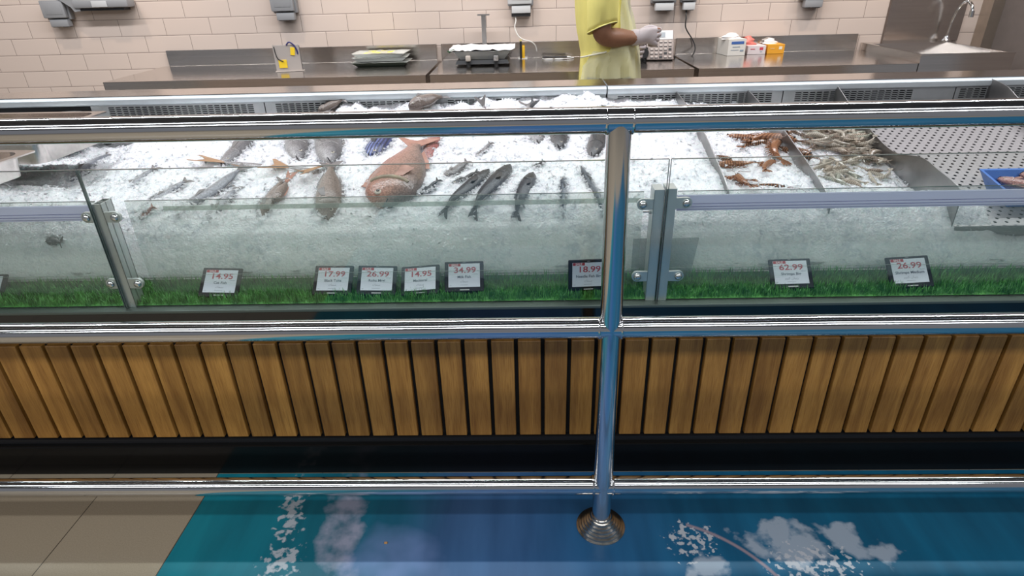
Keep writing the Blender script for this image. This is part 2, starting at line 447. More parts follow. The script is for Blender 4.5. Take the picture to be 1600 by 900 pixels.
fl = MB().lathe(prof, (.189, YR, 0), seg=48).build('post_cover', mat('worn_steel_flange', (.60, .55, .48), .2, 1.0, var=.2, scale=40), rail)
fl['label'] = 'stepped round steel flange at the foot of the post'
for z, r in ((1.100, .0285), (.6365, .0280), (.1535, .0268)):      # weld beads where tubes meet the post
    x = .178+(1.1-z)*.011
    for sx in (-1, 1):
        MB().lathe([(RP*.99, -.003), (RP*1.06, 0), (RP*.99, .003)], (x+sx*RP*1.0, YR, z), V((1, 0, 0)), 32).build('weld', M['chrome'], rail)

# ------------------------------------------------------------------ fish counter
X0, X1 = -2.4, 2.3
YF = 1.40
ctr = thing('fish_counter', 'long refrigerated fish counter with oak slat front and black glossy base', 'counter', (0, YF, 0))
MB().bx(X0, X1, YF+.035, 2.60, .10, .50).build('cabinet_body', M['void'], ctr, False)
MB().bx(X0, X1, YF-.016, YF+.10, .0, .112, .004).build('plinth', M['plinth'], ctr, False)
MB().bx(X0, X1, YF+.0, YF+.09, .112, .126).build('plinth_lip', M['black'], ctr, False)
# slats
pitch = .0735; ref = -.184
bm = MB(); pl = []
k0 = int((X0-ref)/pitch); k1 = int((X1-ref)/pitch)
for k in range(k0, k1):
    xa = ref+k*pitch+.0056; xb = ref+(k+1)*pitch-.0056
    if -.035+.21 < xa < .225 and False: continue
    n0 = len(bm.bm.faces)
    bm.box(((xa+xb)/2, YF+.009, (.1335+.4635)/2), (xb-xa, .018, .33), bev=.0015, seg=1)
    pl += [random.random()]*(len(bm.bm.faces)-n0)
ob = bm.build('slat_panel', M['wood'], ctr, False)
at = ob.data.attributes.new('plank', 'FLOAT', 'FACE'); at.data.foreach_set('value', pl)
MB().bx(X0, X1, YF+.018, YF+.034, .125, .50).build('slat_backing', M['void'], ctr, False)
MB().bx(X0, X1, YF+.022, YF+.034, .470, .553).build('front_panel', M['black_glass'], ctr, False)
MB().bx(X0, X1, YF+.018, YF+.20, .553, .562, .002).build('front_ledge', mat('ledge_steel', (.13, .16, .14), .4, .6), ctr, False)
MB().bx(X0, X1, YF+.16, YF+.172, .5, .588).build('well_front', M['steel_dull'], ctr, False)
MB().bx(X0, X1, YF+.16, 2.47, .54, .56).build('well_floor', M['steel_dull'], ctr, False)
MB().bx(X0, X1, 2.47, 2.60, .45, .935).build('rear_wall', M['steel_dull'], ctr, False)
MB().bx(X0, X1, 2.60, 2.604, .10, .93).build('rear_panel', mat('pale_steel_panel', (.58, .52, .48), .5, .3), ctr, False)
# rounded pale rim and steel shelf on top of the rear wall, two lengths with a joint
for xa, xb in ((X0, .313), (.319, X1)):
    pr = [(2.600, .928), (2.600, .9585), (2.466, .9585), (2.452, .9555), (2.4455, .949), (2.444, .940), (2.447, .931), (2.455, .926)]
    MB().prism([(xa, y, z) for y, z in pr], (xb-xa, 0, 0)).build('rear_rim', M['rim'], ctr)
    MB().bx(xa, xb, 2.462, 2.615, .9588, .9612).build('rear_shelf', M['steel'], ctr, False)
# vent grilles
def grille(xa, xb, sa, sb):
    g = MB(); y0, y1 = 2.462, 2.4655; z0, z1 = .862, .928
    g.bx(xa, sa, y0, y1, z0, z1); g.bx(sb, xb, y0, y1, z0, z1)
    zs = [.914, .9065, .899, .8915, .884]; hh = .0045
    g.bx(sa, sb, y0, y1, zs[0]+hh, z1); g.bx(sa, sb, y0, y1, z0, zs[-1])
    for i in range(len(zs)-1): g.bx(sa, sb, y0, y1, zs[i+1]+hh, zs[i])
    n = int((sb-sa)/.026); st = (sb-sa)/n
    for i in range(1, n):
        xc = sa+i*st; g.bx(xc-.0028, xc+.0028, y0, y1, zs[-1], zs[0]+hh)
    o = g.build('vent_grille', M['grille'], ctr, False)
for xa, xb, sa, sb in ((-1.75, -1.046, -1.68, -1.09), (-1.042, -.36, -1.0, -.40), (-.356, .313, -.31, .26), (.32, 1.0, .36, .96), (1.004, 1.66, 1.05, 1.5), (1.664, 2.25, 1.68, 2.2)):
    grille(xa, xb, sa, sb)
MB().bx(X0, X1, 2.4665, 2.4695, .86, .93).build('vent_backing', M['void'], ctr, False)

# ------------------------------------------------------------------ crushed ice
XT = 1.16          # steel dividers / perforated tray start
def base_prof(y):
    return lerp_table(y, [1.565, 1.575, 1.60, 1.63, 1.66, 1.70, 1.80, 2.0, 2.2, 2.35, 2.46], [.585, .605, .655, .706, .740, .763, .785, .823, .862, .885, .892])
def ice_z(x, y, fine=True):
    z = base_prof(y)
    # front lip bulges a little along its length
    z += .010*math.sin(x*3.1+.7)*smooth01((y-1.56)/.1)
    if x > .585: z -= .012*smooth01((x-.585)/.05)*smooth01((y-1.72)/.15)
    if x > .86: z -= .040*smooth01((x-.88)/.25)*smooth01((y-1.70)/.12)
    # left end is scraped down to the pans
    t = smooth01((-1.36-x+.20*(2.0-y))/.14)*smooth01((y-1.80)/.12)
    z -= t*.10
    # low behind, left of the heap
    z -= .030*smooth01((-.72-x)/.12)*smooth01((y-2.15)/.2)
    # a higher pile against the rear grille in the middle
    z += (.018+.030*noise.noise(V((x*11, y*9, 4.2)))+.012*noise.noise(V((x*31, y*25, 1.2))))*smooth01((x+1.0)/.12)*smooth01((.36-x)/.08)*smooth01((y-2.27)/.10)
    # right end: the front mound dies away past the last divider, low ice runs on in front of the tray
    xe = 1.30-.11*smooth01((y-1.68)/.14)
    t = smooth01((x-xe)/.07)
    low = .662 if y < 1.614 else .60
    z -= t*max(0.0, z-low)
    if fine:
        p = V((x, y, 0))
        a = 1.0 if y > 1.66 else .55
        z += .011*a*noise.noise(p*9)+.008*a*noise.noise(p*24+V((3, 1, 2)))
        d = noise.voronoi(p*75, distance_metric='DISTANCE', exponent=2.5)[0]
        z += (.0045*(d[1]-d[0]))*a + .0035*a*noise.noise(p*110)
        if y > 2.3: z += .012*max(0, noise.noise(p*14+V((9, 9, 0))))
    return max(z, .563)
def ice_hit(px, py, dz=0.0):
    d = ray(px, py); d.normalize(); o = V((0, 0, H)); t = 1.2
    while t < 3.4:
        p = o+d*t
        if p.y > 2.46: return p
        if p.y > 1.565 and p.z < ice_z(p.x, p.y, False)+dz: return p
        t += .003
    return o+d*t
def make_ice(name, label, xa, xb, ya, yb, nx, ny):
    bm = bmesh.new(); g = []
    for j in range(ny+1):
        y = ya+(yb-ya)*(j/ny)**1.15
        row = []
        for i in range(nx+1):
            x = xa+(xb-xa)*i/nx
            yy = y+.010*noise.noise(V((x*14, y*14, 5)))+.004*noise.noise(V((x*60, y*60, 5))) if 0 < j < ny else y
            row.append(bm.verts.new((x, yy, ice_z(x, yy))))
        g.append(row)
    for j in range(ny):
        for i in range(nx):
            bm.faces.new((g[j][i], g[j][i+1], g[j+1][i+1], g[j+1][i]))
    # skirt down to the floor of the well
    zb = .5625
    edge = [g[0][i] for i in range(nx+1)]+[g[j][nx] for j in range(1, ny+1)]+[g[ny][i] for i in range(nx-1, -1, -1)]+[g[j][0] for j in range(ny-1, 0, -1)]
    low = [bm.verts.new((v.co.x, v.co.y, zb)) for v in edge]; n = len(edge)
    for i in range(n):
        bm.faces.new((edge[i], low[i], low[(i+1) % n], edge[(i+1) % n]))
    # loose shards on top
    rnd = random.Random(3)
    for q in range(int(14000*(xb-xa)*(yb-ya)/3.2)):
        x = rnd.uniform(xa+.01, xb-.01); y = rnd.uniform(ya+.03, yb-.01)
        s = rnd.uniform(.003, .0095)*(1.0 if y > 1.66 else .6); z = ice_z(x, y)+s*.2
        if z < .60: continue
        vs = [bm.verts.new((x+rnd.uniform(-s, s), y+rnd.uniform(-s, s), z+rnd.uniform(-s*.6, s))) for _ in range(4)]
        for t in ((0, 1, 2), (0, 2, 3), (0, 3, 1), (1, 3, 2)): bm.faces.new([vs[k] for k in t])
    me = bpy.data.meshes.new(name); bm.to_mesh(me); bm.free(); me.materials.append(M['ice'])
    me.polygons.foreach_set('use_smooth', [True]*len(me.polygons)); me.set_sharp_from_angle(angle=math.radians(40))
    o = put(name, me); o['kind'] = 'stuff'
    tag(o, label, 'ice'); return o
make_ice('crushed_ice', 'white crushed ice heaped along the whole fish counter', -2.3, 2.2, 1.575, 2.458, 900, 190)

# ------------------------------------------------------------------ artificial grass strip
def make_grass():
    bm = bmesh.new(); rnd = random.Random(11)
    for q in range(33000):
        x = rnd.uniform(-2.0, 2.1); y = 1.447+.112*rnd.random()**.9
        h = rnd.uniform(.016, .032)*(1+.35*noise.noise(V((x*18, y*18, 0)))); a = rnd.uniform(0, 2*PI); l = rnd.uniform(.002, .013)
        z0 = .562+max(0, (y-1.53))*.5
        w = .0011; wx, wy = -math.sin(a)*w, math.cos(a)*w
        p0 = bm.verts.new((x-wx, y-wy, z0)); p1 = bm.verts.new((x+wx, y+wy, z0))
        m0 = bm.verts.new((x+math.cos(a)*l*.4-wx*.8, y+math.sin(a)*l*.4-wy*.8, z0+h*.65)); m1 = bm.verts.new((x+math.cos(a)*l*.4+wx*.8, y+math.sin(a)*l*.4+wy*.8, z0+h*.65))
        t = bm.verts.new((x+math.cos(a)*l, y+math.sin(a)*l, z0+h))
        bm.faces.new((p0, p1, m1, m0)); bm.faces.new((m0, m1, t))
    # woven backing
    vs = [bm.verts.new(p) for p in ((-2.0, 1.445, .5655), (2.1, 1.445, .5655), (2.1, 1.562, .5655), (-2.0, 1.562, .5655))]
    bm.faces.new(vs)
    me = bpy.data.meshes.new('artificial_grass'); bm.to_mesh(me); bm.free()
    m = mat('green_plastic_turf', (.13, .40, .09), .45, 0, col2=(.025, .13, .03), scale=35)
    me.materials.append(m)
    o = put('artificial_grass', me); o['kind'] = 'stuff'
    tag(o, 'strip of green artificial grass along the front ledge of the counter', 'artificial grass')
make_grass()

# ------------------------------------------------------------------ guard glass, posts
YG = 1.4375
panes = [(-2.3, -1.112, 'left pane of clear glass ending at the single aluminium post'),
         (-1.106, .3415, 'middle pane of clear glass between single and double aluminium posts'),
         (.3475, 2.2, 'right pane of clear glass starting at the double aluminium post')]
for i, (xa, xb, lab) in enumerate(panes):
    t = thing('glass_guard', lab, 'glass guard', ((xa+xb)/2, YG, .562), 'glass panes along the counter')
    za, zb = .5625, .951
    MB().bx(xa, xb, YG-.003, YG+.003, za, zb).build('glass_pane', M['glass'], t, False)
    e = MB()
    e.bx(xa, xb, YG-.003, YG+.003, zb, zb+.0012)
    e.bx(xa-.0012, xa, YG-.003, YG+.003, za, zb); e.bx(xb, xb+.0012, YG-.003, YG+.003, za, zb)
    e.build('polished_edge', M['glass_edge'], t, False)
# inner low glass with its plastic edging
YI = 1.500
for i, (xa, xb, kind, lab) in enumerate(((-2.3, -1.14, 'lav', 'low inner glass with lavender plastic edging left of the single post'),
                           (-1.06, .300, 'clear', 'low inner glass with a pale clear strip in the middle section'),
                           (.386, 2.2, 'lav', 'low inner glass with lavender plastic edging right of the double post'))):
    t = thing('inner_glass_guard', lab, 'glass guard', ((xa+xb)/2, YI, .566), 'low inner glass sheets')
    za, zb = .568, .849
    MB().bx(xa, xb, YI-.002, YI+.002, za, zb).build('glass_pane', M['glass_inner'], t, False)
    MB().bx(xa, xb, YI-.002, YI+.002, zb, zb+.001).build('polished_edge', M['glass_edge'], t, False)
    if kind == 'lav':
        s = MB(); s.bx(xa, xb, YI-.006, YI-.0025, .8175, .8385); s.bx(xa, xb, YI-.009, YI-.0025, .8105, .8150); s.bx(xa, xb, YI-.009, YI-.0025, .8035, .8080); s.bx(xa, xb, YI-.006, YI-.0025, .798, .8015)
        s.bx(xa, xb, YI+.0025, YI+.004, .798, .838)
        s.build('plastic_edging', M['lav'], t, False)['label'] = 'lavender ribbed plastic edging'
    else:
        MB().bx(xa+.10, xb, YI-.005, YI-.0025, .822, .834).build('plastic_strip', M['clear_strip'], t, False)
    # thin pale strip modelled in place of a reflected glint on the glass
    MB().bx(xa, xb, YI-.0035, YI-.0025, .632, .6334).build('glint_strip', M['clear_strip'], t, False)

def clamp_post(x0, x1, z1, lab, arms):
    t = thing('clamp_post', lab, 'glass clamp post', ((x0+x1)/2, 1.47, .562), 'aluminium posts holding the glass')
    y0, y1 = YG+.0045, YG+.0505; w = .002; za = .5625
    p = MB()
    p.bx(x0, x1, y0, y0+w, za, z1); p.bx(x0, x1, y1-w, y1, za, z1); p.bx(x0, x0+w, y0, y1, za, z1); p.bx(x1-w, x1, y0, y1, za, z1)
    p.bx(x0, x1, y0+.020, y0+.022, za, z1)
    p.build('post_profile', M['alu'], t, False)
    if arms[0] == 'cap':
        MB().bx(x0, x1, y0, y1, z1, z1+.002).build('end_cap', M['alu'], t, False)
    for z in (z1-.036, .634):
        for s in arms[1]:
            xe = x0 if s < 0 else x1; L = .026
            br = MB()
            n = 12; cx_ = xe+s*L
            poly = [(xe, y0+.001, z+.0135), (xe, y0+.001, z-.0135)]
            arc = [(cx_+s*.0145*math.cos(a), y0+.001, z+.0145*math.sin(a)) for a in [(-PI/2+PI*k/n) for k in range(n+1)]]
            br.prism(poly+arc, (0, .008, 0))
            o = br.build('clamp_bracket', M['alu'], t)
            MB().lathe([(.0002, -.0085), (.006, -.0075), (.0092, -.005), (.0105, -.0015), (.0105, 0)], (cx_, y0+.001, z), V((0, 1, 0)), 24).build('clamp_screw', M['screw'], o)
clamp_post(-1.107, -1.085, .861, 'single hollow aluminium post at the joint of left and middle glass', ('open', (-1, 1)))
clamp_post(.3145, .3395, .871, 'left aluminium post of the pair beside the railing post', ('cap', (-1,)))
clamp_post(.3445, .3700, .873, 'right aluminium post of the pair beside the railing post', ('cap', (1,)))
# pin on the left face of the pair
pn = MB().tube([(.295, 1.468, .806), (.3145, 1.468, .806)], .0022, 10).tube([(.309, 1.468, .806), (.3145, 1.468, .806)], .005, 12).build('steel_pin', M['screw'])
tag(pn, 'small steel pin sticking out of the left post of the pair', 'pin')
sp = MB()
sp.prism([(.29, 1.545, .565), (.455, 1.545, .565), (.470, 1.545, .700), (.29, 1.545, .700)], (0, .002, 0))
tag(sp.build('backing_plate', glassmat('grey_clear_sheet', (.78, .80, .80), .8, .15, (.5, .55, .55)), None, False), 'grey see-through plate standing on the grass behind the pair of posts', 'plate')

# ------------------------------------------------------------------ steel dividers in the ice
def divider(xf, pts, lab, lean=0.0):
    """pts: (y, z of the top edge); the plate stands in the well along the counter's depth"""
    lo = .566; xs = []
    n = len(pts)
    m = MB()
    for side in (0,):
        rs = []
        for (y, z) in pts:
            x = xf(y)
            rs.append([V((x-.0015+lean*0, y, lo)), V((x+.0015, y, lo)), V((x+.0015+lean, y, z)), V((x-.0015+lean, y, z))])
        m.rings(rs)
    o = m.build('ice_divider', M['steel_dull'], None)
    return tag(o, lab, 'divider plate', 'steel divider plates')
def crv(pts): return [tuple(p) for p in [V((y, z, 0)) for y, z in pts]]
def smooth_pts(pts, n=6):
    return [(p.x, p.y) for p in spline([V((y, z, 0)) for y, z in pts], n)]
def atX(px, py, X):
    d = ray(px, py); d = d*(X/d.x); return (d.y, d.z+H)
def edge(X, pxs, back):
    return smooth_pts([(2.455, back)]+[atX(px, py, X) for px, py in pxs])
divider(lambda y: .585, edge(.585, [(1094, 192), (1101, 208), (1120, 250), (1137, 293), (1141, 330), (1140, 346)], .935), 'curved steel divider left of the big prawns, nearest the double post')
divider(lambda y: .860, edge(.860, [(1220, 196), (1227, 205), (1245, 230), (1263, 255), (1288, 293), (1298, 320)], .935), 'curved steel divider between the big prawns and the shrimp heap')
divider(lambda y: 1.200, edge(1.200, [(1340, 180), (1358, 200), (1395, 236), (1440, 246), (1470, 268), (1497, 291), (1503, 306)], .945), 'tall curved steel divider between the shrimp heap and perforated tray')
divider(lambda y: 1.78, smooth_pts([(2.455, .955), (2.36, .94), (2.25, .90), (2.0, .86)]), 'dark steel divider at the far right against the rear grille')

# perforated tray
def perf_material():
    m = bpy.data.materials.new('perforated_steel'); m.use_nodes = True
    nt = m.node_tree; b = nt.nodes['Principled BSDF']; out = nt.nodes['Material Output']; L = nt.links.new
    b.inputs['Base Color'].default_value = (.36, .335, .335, 1); b.inputs['Metallic'].default_value = .4; b.inputs['Roughness'].default_value = .42
    tc = N(nt, 'ShaderNodeTexCoord'); sep = N(nt, 'ShaderNodeSeparateXYZ'); L(tc.outputs['Object'], sep.inputs[0])
    def mt(op, a, b_=None):
        n = N(nt, 'ShaderNodeMath', operation=op)
        for i, v in enumerate((a, b_)):
            if v is None: continue
            if isinstance(v, (int, float)): n.inputs[i].default_value = v
            else: L(v, n.inputs[i])
        return n.outputs[0]
    px, py = .032, .0185
    v = mt('DIVIDE', sep.outputs['Y'], py)
    row = mt('FLOOR', v); odd = mt('MODULO', row, 2.0)
    u = mt('ADD', mt('DIVIDE', sep.outputs['X'], px), mt('MULTIPLY', odd, .5))
    fu = mt('MULTIPLY', mt('SUBTRACT', mt('FRACT', u), .5), px); fv = mt('MULTIPLY', mt('SUBTRACT', mt('FRACT', v), .5), py)
    d = mt('SQRT', mt('ADD', mt('MULTIPLY', fu, fu), mt('MULTIPLY', fv, fv)))
    hole = mt('LESS_THAN', d, .0048)
    tr = N(nt, 'ShaderNodeBsdfTransparent'); mx = N(nt, 'ShaderNodeMixShader')
    L(hole, mx.inputs[0]); L(b.outputs[0], mx.inputs[1]); L(tr.outputs[0], mx.inputs[2]); L(mx.outputs[0], out.inputs['Surface'])
    return m
tray_z = lambda y: .690+(y-1.62)*.218
tr = thing('perforated_tray', 'empty perforated steel tray at the right end of the counter', 'tray', (1.6, 2.0, .7))
ty0, ty1 = 1.62, 2.44
mb = MB()
mb.prism([(1.2055, ty0, tray_z(ty0)), (2.2, ty0, tray_z(ty0)), (2.2, ty1, tray_z(ty1)), (1.2055, ty1, tray_z(ty1))], (0, 0, .0012))
mb.build('tray_sheet', perf_material(), tr, False)
mb = MB()
mb.bx(1.2055, 2.2, ty0-.004, ty0-.001, tray_z(ty0)-.030, tray_z(ty0)+.0015)
mb.build('tray_lip', M['steel_dull'], tr, False)
MB().prism([(1.2055, ty0, tray_z(ty0)-.03), (2.2, ty0, tray_z(ty0)-.03), (2.2, ty1, tray_z(ty1)-.03), (1.2055, ty1, tray_z(ty1)-.03)], (0, 0, .002)).build('tray_drip_pan', M['void'], tr, False)

# ------------------------------------------------------------------ price tags
FONTC = {}
def text_mesh(s, size, m, name, loc, parent, align='LEFT', bold=0.0, zup=.0006, wide=1.0):
    cu = bpy.data.curves.new('t', 'FONT'); cu.body = s; cu.size = size; cu.align_x = align; cu.align_y = 'CENTER'
    cu.extrude = .0; cu.offset = bold; cu.resolution_u = 3
    tmp = bpy.data.objects.new('t', cu); C.objects.link(tmp)
    dg = bpy.context.evaluated_depsgraph_get()
    me = bpy.data.meshes.new_from_object(tmp.evaluated_get(dg))
    bpy.data.objects.remove(tmp); bpy.data.curves.remove(cu)
    me.materials.clear(); me.materials.append(m)
    if wide != 1: me.transform(Matrix.Diagonal((wide, 1, 1, 1)))
    me.transform(Matrix.Translation(V((loc[0], loc[1], zup))))
    me.name = name
    return put(name, me, parent)
M['tagframe'] = mat('charcoal_tag_bezel', (.010, .011, .016), .5, spec=.3)
M['screen'] = mat('paper_white_display', (.70, .73, .80), .35)
M['red'] = mat('red_ink', (.42, .05, .075), .5)
M['badge'] = mat('red_badge_ink', (.40, .035, .05), .5)
M['badge_txt'] = mat('badge_white_ink', (.80, .72, .74), .5)
M['ink'] = mat('grey_ink', (.10, .12, .16), .5)
M['ink_l'] = mat('pale_grey_ink', (.30, .33, .38), .5)
AR = {'shrimp': '\ufeae\ufef4\ufe92\ufedb \ufee5\ufe8e\ufef4\ufe91\ufead', 'fish': '\ufeda\ufee4\ufeb3'}
TW, TH = .1085, .0890
def price_tag(corn, price, nm, arab, lab, foot=False):
    """corn: the four corners in the photograph (tl, tr, br, bl); the tag leans back on the grass"""
    yb = 1.470; bl = atY(*corn[3], yb); br = atY(*corn[2], yb); base = (bl+br)/2
    loc = [(-TW/2, TH), (TW/2, TH), (TW/2, 0), (-TW/2, 0)]
    def pose(q):
        R3 = Matrix.Rotation(q[5], 3, 'Z') @ Matrix.Rotation(q[3], 3, 'X') @ Matrix.Rotation(q[4], 3, 'Z')
        return V(q[:3]), R3
    def resid(q):
        o, R3 = pose(q); out = []
        for (lx, ly), (px, py) in zip(loc, corn):
            p = o+R3 @ V((lx, ly, 0))-V((0, 0, H)); dd = p.dot(fwd)
            out += [800+FPX*p.dot(RR)/dd-px, 450-FPX*p.dot(UU)/dd-py]
        return np.array(out+[400*(q[1]-yb), 6*(q[3]-1.1), 3*q[4], 3*q[5]])
    q = np.array([base.x, yb, base.z, 1.1, 0., 0.])
    for it in range(40):
        r0 = resid(q); J = np.array([(resid(q+dq)-r0)/1e-4 for dq in np.eye(6)*1e-4]).T
        q = q+.6*np.linalg.lstsq(J, -r0, rcond=None)[0]
    base, R3 = pose([float(v) for v in q]); ex, ey, ez = R3.col[0].copy(), R3.col[1].copy(), R3.col[2].copy()
    t = thing('price_tag', lab, 'price tag', (0, 0, 0), 'electronic price tags on the grass', local=True)
    t.matrix_world = Matrix.Translation(base) @ Matrix((ex, ey, ez)).transposed().to_4x4()
    f = MB(); f.box((0, TH/2, -.004), (TW, TH, .008), bev=.003)
    f.build('tag_frame', M['tagframe'], t)
    MB().bx(-.0435, .0435, .0125, .0815, .0001, .0004).build('tag_screen', M['screen'], t, False)
    b = MB(); b.bx(-.0425, -.010, .0735, .0812, .0004, .0006); bo = b.build('sale_badge', M['badge'], t, False)
    text_mesh('SALE', .0085, M['badge_txt'], 'badge_text', (-.0262, .0772), bo, 'CENTER', .0002, .0007)
    text_mesh(price, .0235, M['red'], 'price_text', (.002, .0615), t, 'CENTER', .00035, wide=1.2)
    text_mesh(nm, .0108, M['ink'], 'product_text', (.000, .0420), t, 'CENTER', .0002)
    if arab: text_mesh(arab, .0095, M['ink_l'], 'arabic_text', (.000, .0290), t, 'CENTER', .0)
    for q, (xx, yy, ww) in enumerate(((.026, .0495, .013), (-.012, .0185, .022), (-.040, .0175, .005))):
        MB().bx(xx, xx+ww, yy, yy+.0009, .0004, .0006).build('fine_print', M['ink_l'], t, False)
    MB().bx(-.012, .014, .0035, .0062, .0001, .0006).build('bezel_mark', M['box_grey_light'], t, False)
    MB().bx(-.004, .004, .0845, .0858, .0001, .0006).build('sensor_dot', M['box_grey'], t, False)
    # rear foot that props it on the turf
    MB().box((0, .004, -.018), (.05, .008, .03), bev=.002).build('tag_foot', M['tagframe'], t)
    return t
TAGS = [(((318, 418), (381, 418), (371, 464), (307, 464)), '14.95', 'Cat Fish', AR['fish'], 'charcoal price tag reading 14.95 Cat Fish, standing alone on the left'),
 (((493, 415), (553, 415), (548, 460), (487, 460)), '17.99', 'Black Tuna', AR['fish'], 'price tag reading 17.99, leftmost of the row of four'),
 (((559, 415), (623, 415), (618, 460), (555, 460)), '26.99', 'Rohu Mrgl', AR['fish'], 'price tag reading 26.99 between the 17.99 and 14.95 tags'),
 (((627, 418), (689, 411), (688, 457), (622, 463)), '14.95', 'Mackerel', AR['fish'], 'tilted price tag reading 14.95 Mackerel in the row of four'),
 (((693, 409), (758, 408), (758, 453), (692, 457)), '34.99', 'Milk Fish', AR['fish'], 'price tag reading 34.99 Milk Fish, rightmost of the row of four'),
 (((888, 407), (951, 406), (949, 452), (889, 455)), '18.99', 'Needle Fish Big', AR['fish'], 'price tag reading 18.99 half hidden by the railing post'),
 (((1198, 404), (1266, 404), (1274, 449), (1206, 451)), '62.99', 'Shrimps Big', AR['shrimp'], 'price tag reading 62.99 Shrimps Big'),
 (((1380, 399), (1450, 399), (1462, 448), (1394, 452)), '26.99', 'Shrimps Medium', AR['shrimp'], 'price tag reading 26.99 Shrimps Medium, farthest right'),
 (((-52, 428), (14, 426), (0, 474), (-66, 476)), '14.95', 'Fish', None, 'price tag cut off by the left border of the photo')]
for q in TAGS: price_tag(*q, foot='Medium' in q[2])
# ------------------------------------------------------------------ fish
def fish_mat(name, back, side, belly, stripes=None, scale=260, rough=.28, blotch=.2):
    m, nt, b = nodes(name); L = nt.links.new
    tc = N(nt, 'ShaderNodeTexCoord'); at = N(nt, 'ShaderNodeAttribute', attribute_name='girth')
    nz = N(nt, 'ShaderNodeTexNoise'); nz.inputs['Scale'].default_value = 28; nz.inputs['Detail'].default_value = 6
    L(tc.outputs['Object'], nz.inputs['Vector'])
    a = N(nt, 'ShaderNodeMath', operation='MULTIPLY_ADD'); a.inputs[1].default_value = .35; L(nz.outputs['Fac'], a.inputs[0]); L(at.outputs['Fac'], a.inputs[2])
    cr = N(nt, 'ShaderNodeValToRGB'); e = cr.color_ramp.elements
    e[0].position = .18; e[0].color = c4(belly); e[1].position = .95; e[1].color = c4(back); k = e.new(.55); k.color = c4(side)
    L(a.outputs[0], cr.inputs['Fac']); col = cr.outputs['Color']
    vo = N(nt, 'ShaderNodeTexVoronoi'); vo.inputs['Scale'].default_value = scale; L(tc.outputs['Object'], vo.inputs['Vector'])
    if blotch:
        r = N(nt, 'ShaderNodeValToRGB'); r.color_ramp.elements[0].position = .1; r.color_ramp.elements[0].color = (1.25, 1.25, 1.25, 1)
        r.color_ramp.elements[1].position = .75; r.color_ramp.elements[1].color = (1-blotch*2, 1-blotch*2, 1-blotch*2, 1)
        L(vo.outputs['Distance'], r.inputs['Fac'])
        mx = N(nt, 'ShaderNodeMix', data_type='RGBA', blend_type='MULTIPLY'); mx.inputs['Factor'].default_value = 1
        L(col, mx.inputs['A']); L(r.outputs[0], mx.inputs['B']); col = mx.outputs['Result']
    if stripes:
        wv = N(nt, 'ShaderNodeTexWave'); wv.inputs['Scale'].default_value = stripes[1]; wv.inputs['Distortion'].default_value = 1.2; wv.inputs['Detail'].default_value = 2
        wv.bands_direction = stripes[2] if len(stripes) > 2 else 'X'
        L(tc.outputs['Object'], wv.inputs['Vector'])
        mx = N(nt, 'ShaderNodeMix', data_type='RGBA'); L(wv.outputs['Fac'], mx.inputs['Factor']); L(col, mx.inputs['A']); mx.inputs['B'].default_value = c4(stripes[0]); col = mx.outputs['Result']
    L(col, b.inputs['Base Color']); b.inputs['Roughness'].default_value = rough
    bp = N(nt, 'ShaderNodeBump'); bp.inputs['Strength'].default_value = .35; bp.inputs['Distance'].default_value = .002
    L(vo.outputs['Distance'], bp.inputs['Height']); L(bp.outputs[0], b.inputs['Normal'])
    return m
FM = {
 'silver': fish_mat('silver_grey_fish_skin', (.20, .21, .24), (.34, .34, .36), (.62, .62, .64)),
 'grey': fish_mat('grey_fish_skin', (.14, .135, .14), (.27, .25, .25), (.50, .48, .47)),
 'brown': fish_mat('brown_grey_fish_skin', (.17, .13, .11), (.30, .24, .21), (.48, .42, .38)),
 'mack': fish_mat('dark_mackerel_skin', (.010, .012, .017), (.032, .037, .044), (.12, .13, .14), rough=.32, blotch=.3),
 'slate': fish_mat('slate_fish_skin', (.030, .030, .033), (.07, .07, .073), (.20, .19, .19), rough=.35),
 'pink': fish_mat('rosy_snapper_skin', (.44, .22, .165), (.33, .20, .155), (.17, .13, .115), scale=170, blotch=.16),
 'red': fish_mat('red_fish_skin', (.30, .10, .09), (.42, .22, .20), (.60, .48, .46)),
 'stripe': fish_mat('blue_striped_fish_skin', (.06, .08, .22), (.20, .26, .58), (.40, .46, .70), stripes=((.010, .012, .035), 26, 'Y')),
 'needle': fish_mat('needlefish_skin', (.035, .045, .06), (.13, .15, .18), (.45, .46, .48)),
 'fillet': fish_mat('pink_grey_fish_skin', (.36, .18, .16), (.52, .34, .30), (.66, .52, .48)),
}
M['fin_tan'] = mat('tan_fin_membrane', (.42, .25, .13), .45, col2=(.28, .15, .08), scale=30, stretch=(.5, 6, 1))
M['fin_grey'] = mat('grey_fin_membrane', (.20, .18, .17), .45, col2=(.12, .11, .11), scale=30)
M['fin_dark'] = mat('dark_fin_membrane', (.03, .032, .035), .4, col2=(.06, .06, .065), scale=30)
M['fin_rose'] = mat('rosy_fin_membrane', (.45, .24, .18), .45, col2=(.30, .14, .10), scale=30)
M['eye'] = mat('fish_eye_ring', (.55, .50, .42), .15); M['pupil'] = mat('fish_pupil', (.01, .01, .012), .08)
M['gill'] = mat('gill_cover_skin', (.46, .40, .28), .25, col2=(.26, .22, .18), scale=25)
M['gill_d'] = mat('dark_gill_cover', (.10, .10, .10), .25, col2=(.05, .05, .055), scale=25)

